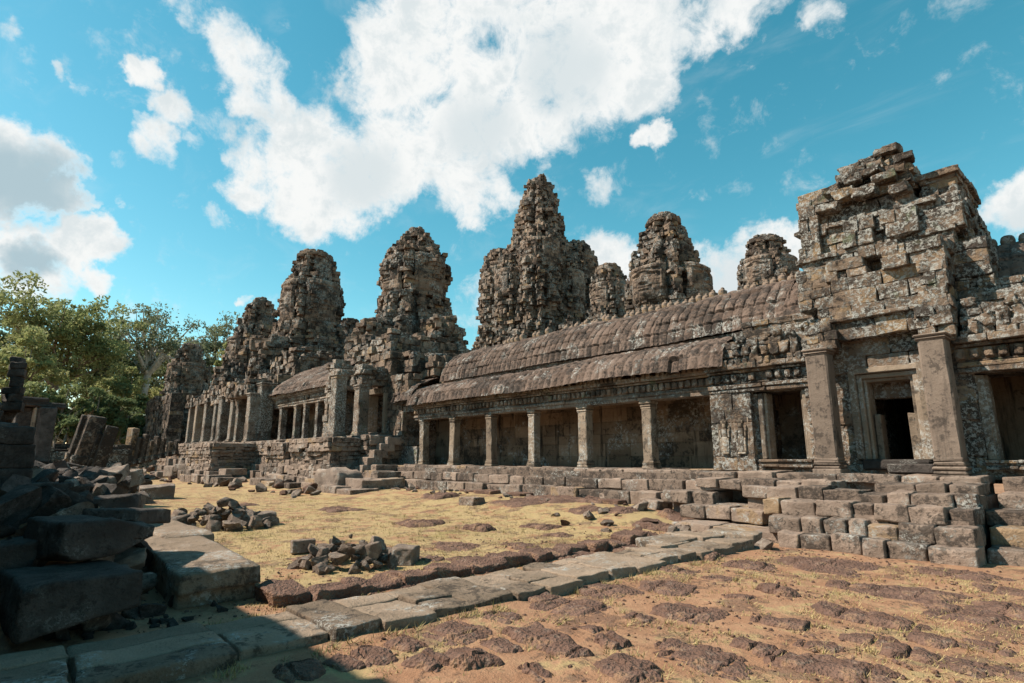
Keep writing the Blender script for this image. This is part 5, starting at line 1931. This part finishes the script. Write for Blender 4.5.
# ------------------------------------------------------------------ trees beyond the ruins
def tree(x, y, h, cw, label, leaf='leaf_mid', bark='bark', trunk=.5, low=.45, nb=12, leaves=9000, lsz=.34, seed=1, lean=(0, 0), cl=1.0, group='trees beyond the ruins', name='jungle_tree'):
    r = np.random.default_rng(seed)
    z0 = gxy(x, y) - .3
    t = thing(name, (x, y, z0), label, 'tree', group)
    A = MB()
    fk = h * low
    top = np.array([x + lean[0], y + lean[1], z0 + fk])
    pts = [np.array([x, y, z0]), np.array([x + lean[0] * .4 + r.normal() * .2, y + lean[1] * .4 + r.normal() * .2, z0 + fk * .5]), top]
    A.tube(pts, [trunk * 1.25, trunk * .9, trunk * .7], 9)
    tips = []
    for i in range(nb):
        a = i * 2.4 + r.random()
        el = .25 + 1.1 * r.random()
        L = (h - fk) * (.55 + .45 * r.random())
        d = np.array([math.cos(a) * math.cos(el) * cw / (h - fk) * .9, math.sin(a) * math.cos(el) * cw / (h - fk) * .9, math.sin(el) * .95])
        m_ = top + d * L * .5 + np.array([r.normal(), r.normal(), r.random()]) * .5
        e = top + d * L
        e[2] = min(e[2], z0 + h - .5)
        A.tube([top, m_, e], [trunk * .5, trunk * .26, trunk * .08], 6)
        tips += [(e, 1.0), (m_ * .35 + e * .65 + r.normal(size=3) * .6, .8)]
        for k in range(3):
            e2 = m_ + (e - m_) * .5 + r.normal(size=3) * cw * .28
            e2[2] = min(e2[2], z0 + h - .6)
            A.tube([m_, (m_ + e2) / 2 + r.normal(size=3) * .2, e2], [trunk * .2, trunk * .11, trunk * .04], 5)
            tips.append((e2, .75))
    A.build('trunk', M[bark], t, flat=False)
    nt_ = len(tips)
    per = int(leaves * 1.7) // nt_
    lsz = lsz * .72
    V, RR = [], []
    for (c, k) in tips:
        R = cw * .30 * k * (.7 + .6 * r.random()) * cl
        u = r.normal(size=(per, 3))
        u /= np.linalg.norm(u, axis=1, keepdims=True)
        rad = R * (.35 + .65 * r.random((per, 1)) ** .6)
        pc = c + u * rad * np.array([1, 1, .55])
        pc = pc + .5 * R * np.stack([fbm(pc * .7, 2, 1), fbm(pc * .7, 2, 2), .5 * fbm(pc * .7, 2, 3)], -1)
        keep = fbm(pc * .9 + seed, 2, 4) > -.12
        pc = pc[keep]
        n_ = len(pc)
        a_ = r.normal(size=(n_, 3))
        a_ /= np.linalg.norm(a_, axis=1, keepdims=True)
        b_ = np.cross(a_, r.normal(size=(n_, 3)))
        b_ /= np.linalg.norm(b_, axis=1, keepdims=True)
        s = lsz * (.55 + .9 * r.random((n_, 1)))
        V.append(np.stack([pc - a_ * s, pc + b_ * s * .55, pc + a_ * s, pc - b_ * s * .55], 1).reshape(-1, 3))
        RR.append(np.repeat(np.clip(r.random() * .5 + r.random(n_) * .5, 0, 1), 4))
    V = np.concatenate(V)
    B = MB()
    B.add(V, np.arange(len(V)).reshape(-1, 4), None, np.concatenate(RR))
    B.build('crown', M[leaf], t)
    return t


def tree_at(px_, ytop, D, wpx, *a, **k):
    c = dep(px_, 450, D)
    h = dep(px_, ytop, D)[2] * 1.16
    tree(c[0], c[1], h, wpx * D / 581 / 2, *a, **k)


tree_at(42, 280, 78, 140, 'biggest spreading tree, broad olive crown rising highest at the left edge', 'leaf_mid', seed=3, nb=15, leaves=16000, lsz=.32, trunk=.6, low=.35)
tree_at(133, 313, 106, 118, 'tall pale trunked tree with a bare forked trunk and open crown', 'leaf_grey', 'palebark', seed=5, nb=13, leaves=8000, lsz=.3, trunk=.85, low=.5, cl=.72, lean=(1.2, .6))
tree_at(86, 318, 104, 90, 'dark dense tree filling the gap between the biggest tree and the pale trunked tree', 'leaf_dark', seed=7, nb=13, leaves=13000, lsz=.36, low=.25)
tree_at(5, 335, 66, 80, 'yellow green bushy tree low at the far left edge behind the column stump', 'leaf_light', seed=9, nb=12, leaves=8000, lsz=.3, low=.3)
tree_at(50, 372, 62, 70, 'mid green rounded tree behind the standing doorway ruin', 'leaf_mid', seed=11, nb=11, leaves=10000, lsz=.28, low=.2)
tree_at(96, 384, 66, 66, 'dark bushy tree above the leaning pillars', 'leaf_dark', seed=13, nb=11, leaves=10000, lsz=.3, low=.18)
tree_at(160, 352, 118, 74, 'yellow green tree between the pale trunk and the farthest tower', 'leaf_light', seed=15, nb=11, leaves=10000, lsz=.38, low=.25)
tree_at(212, 322, 128, 84, 'thin crowned tree on the skyline right behind the farthest tower', 'leaf_grey', seed=17, nb=11, leaves=5200, lsz=.36, low=.5, cl=.7)
tree_at(228, 344, 120, 66, 'light green tree in the gap between the farthest tower and the slim stepped tower', 'leaf_light', seed=19, nb=10, leaves=9000, lsz=.42, low=.25)
tree_at(180, 328, 122, 76, 'small round topped tree on the skyline behind the pale trunked tree', 'leaf_grey', seed=21, nb=10, leaves=6500, lsz=.4, low=.4)
tree_at(122, 392, 84, 60, 'dark undergrowth tree at the foot of the pale trunk', 'leaf_dark', seed=23, nb=10, leaves=9000, lsz=.34, low=.15)
tree_at(-30, 300, 90, 110, 'tall olive tree cut by the left edge behind the biggest tree', 'leaf_dark', seed=25, nb=12, leaves=10000, lsz=.4, low=.3)
tree_at(110, 350, 120, 110, 'broad mid green tree far behind the pale trunked tree', 'leaf_mid', seed=27, nb=12, leaves=11000, lsz=.45, low=.2)
tree_at(20, 400, 70, 60, 'low dark shrub like tree behind the doorway ruin lintel', 'leaf_dark', seed=29, nb=9, leaves=7000, lsz=.3, low=.12)
tree_at(64, 418, 60, 50, 'low leafy tree filling the gap right of the standing doorway ruin', 'leaf_dark', seed=33, nb=9, leaves=7000, lsz=.26, low=.06)
tree_at(118, 372, 100, 70, 'light green tree low behind the leaning posts, under the pale trunk', 'leaf_light', seed=35, nb=10, leaves=8000, lsz=.36, low=.15)
tree_at(200, 390, 130, 90, 'dark low tree closing the view behind the farthest tower base', 'leaf_dark', seed=31, nb=10, leaves=8000, lsz=.5, low=.1)

# ------------------------------------------------------------------ dry grass
N = 150000
x = -5 - 24 * RNG.random(N) ** 1.9
x = np.where(RNG.random(N) < .4, -.6 - 7 * RNG.random(N), x)
y = .4 + 13 * RNG.random(N)
p = np.stack([x, y, 0 * x], -1)
gk = grassiness(x, y) + .9 * (fbm(p * 1.9, 4, 51)) + .5 * fbm(p * 7, 2, 57)
rho = y / np.maximum(np.abs(x), .1)
ok = (gk > .28 + .25 * RNG.random(N)) & ~((x > -6.45) & (x < -4.95) & (y < 11.6)) & (rho > .21) & ~((x > -9) & (y > 11.2)) & ~((x < -20) & (y > 10.8))
x, y = x[ok], y[ok]
K = 620                                     # taller tufts, many along the stone edges
tx = np.concatenate([-7.4 - 9 * RNG.random(K // 2), -.6 - 4.3 * RNG.random(K // 4), np.full(K // 8, -5.05) + .12 * RNG.random(K // 8), np.full(K // 8, -6.55) + .16 * RNG.random(K // 8)])
ty = np.concatenate([2.5 + 9 * RNG.random(K // 2), 3 + 8 * RNG.random(K // 4), 1.5 + 8 * RNG.random(K // 8), 1.5 + 8 * RNG.random(K // 8)])
nb_ = 16
x = np.concatenate([x, np.repeat(tx, nb_) + .035 * RNG.normal(size=len(tx) * nb_)])
y = np.concatenate([y, np.repeat(ty, nb_) + .035 * RNG.normal(size=len(tx) * nb_)])
n = len(x)
z = gh(x, y)
a = RNG.random(n) * 6.28
L = .018 + .03 * RNG.random(n) ** 2
L[-len(tx) * nb_:] = np.repeat(.035 + .05 * RNG.random(len(tx)), nb_) * (.6 + .6 * RNG.random(len(tx) * nb_))
ln = .9 * RNG.random(n)
tipx, tipy = x + np.cos(a) * L * ln * 2, y + np.sin(a) * L * ln * 2
wv_ = .0035 + .003 * RNG.random(n)
bx, by = -np.sin(a + .6) * wv_, np.cos(a + .6) * wv_
V = np.stack([np.stack([x - bx, y - by, z - .004], -1), np.stack([x + bx, y + by, z - .004], -1), np.stack([tipx, tipy, z + L * (1.1 - .5 * ln)], -1)], 1).reshape(-1, 3)
A = MB()
A.add(V, None, np.arange(len(V)).reshape(-1, 3), np.repeat(RNG.random(n), 3))
o = A.build('grass', M['grass'], None, origin=(0, 0, 0))
tag(o, 'short dry straw coloured grass growing in patches over the courtyard', 'grass', kind='stuff')

# ------------------------------------------------------------------ grit and pebbles
N = 7000
x = -.5 - 9 * RNG.random(N)
y = 1.0 + 10.5 * RNG.random(N)
p = np.stack([x, y, 0 * x], -1)
ok = (fbm(p * 1.3, 3, 77) + .5 * RNG.random(N) > .18) & ~((x > -6.45) & (x < -4.95))
x, y = x[ok], y[ok]
h = (.004 + .016 * RNG.random(len(x)) ** 3)[:, None] * np.array([1.3, 1, .7])
A = MB()
A.blocks(np.stack([x, y, gh(x, y) + h[:, 2] * .4], -1), h, np.array([rotxyz(RNG.normal() * .4, RNG.normal() * .4, RNG.random() * 6) for _ in x]), ch=.01, jit=.004)
o = A.build('gravel', M['laterite'], None, origin=(0, 0, 0))
tag(o, 'grit and small laterite pebbles scattered over the bare earth', 'gravel', kind='stuff')
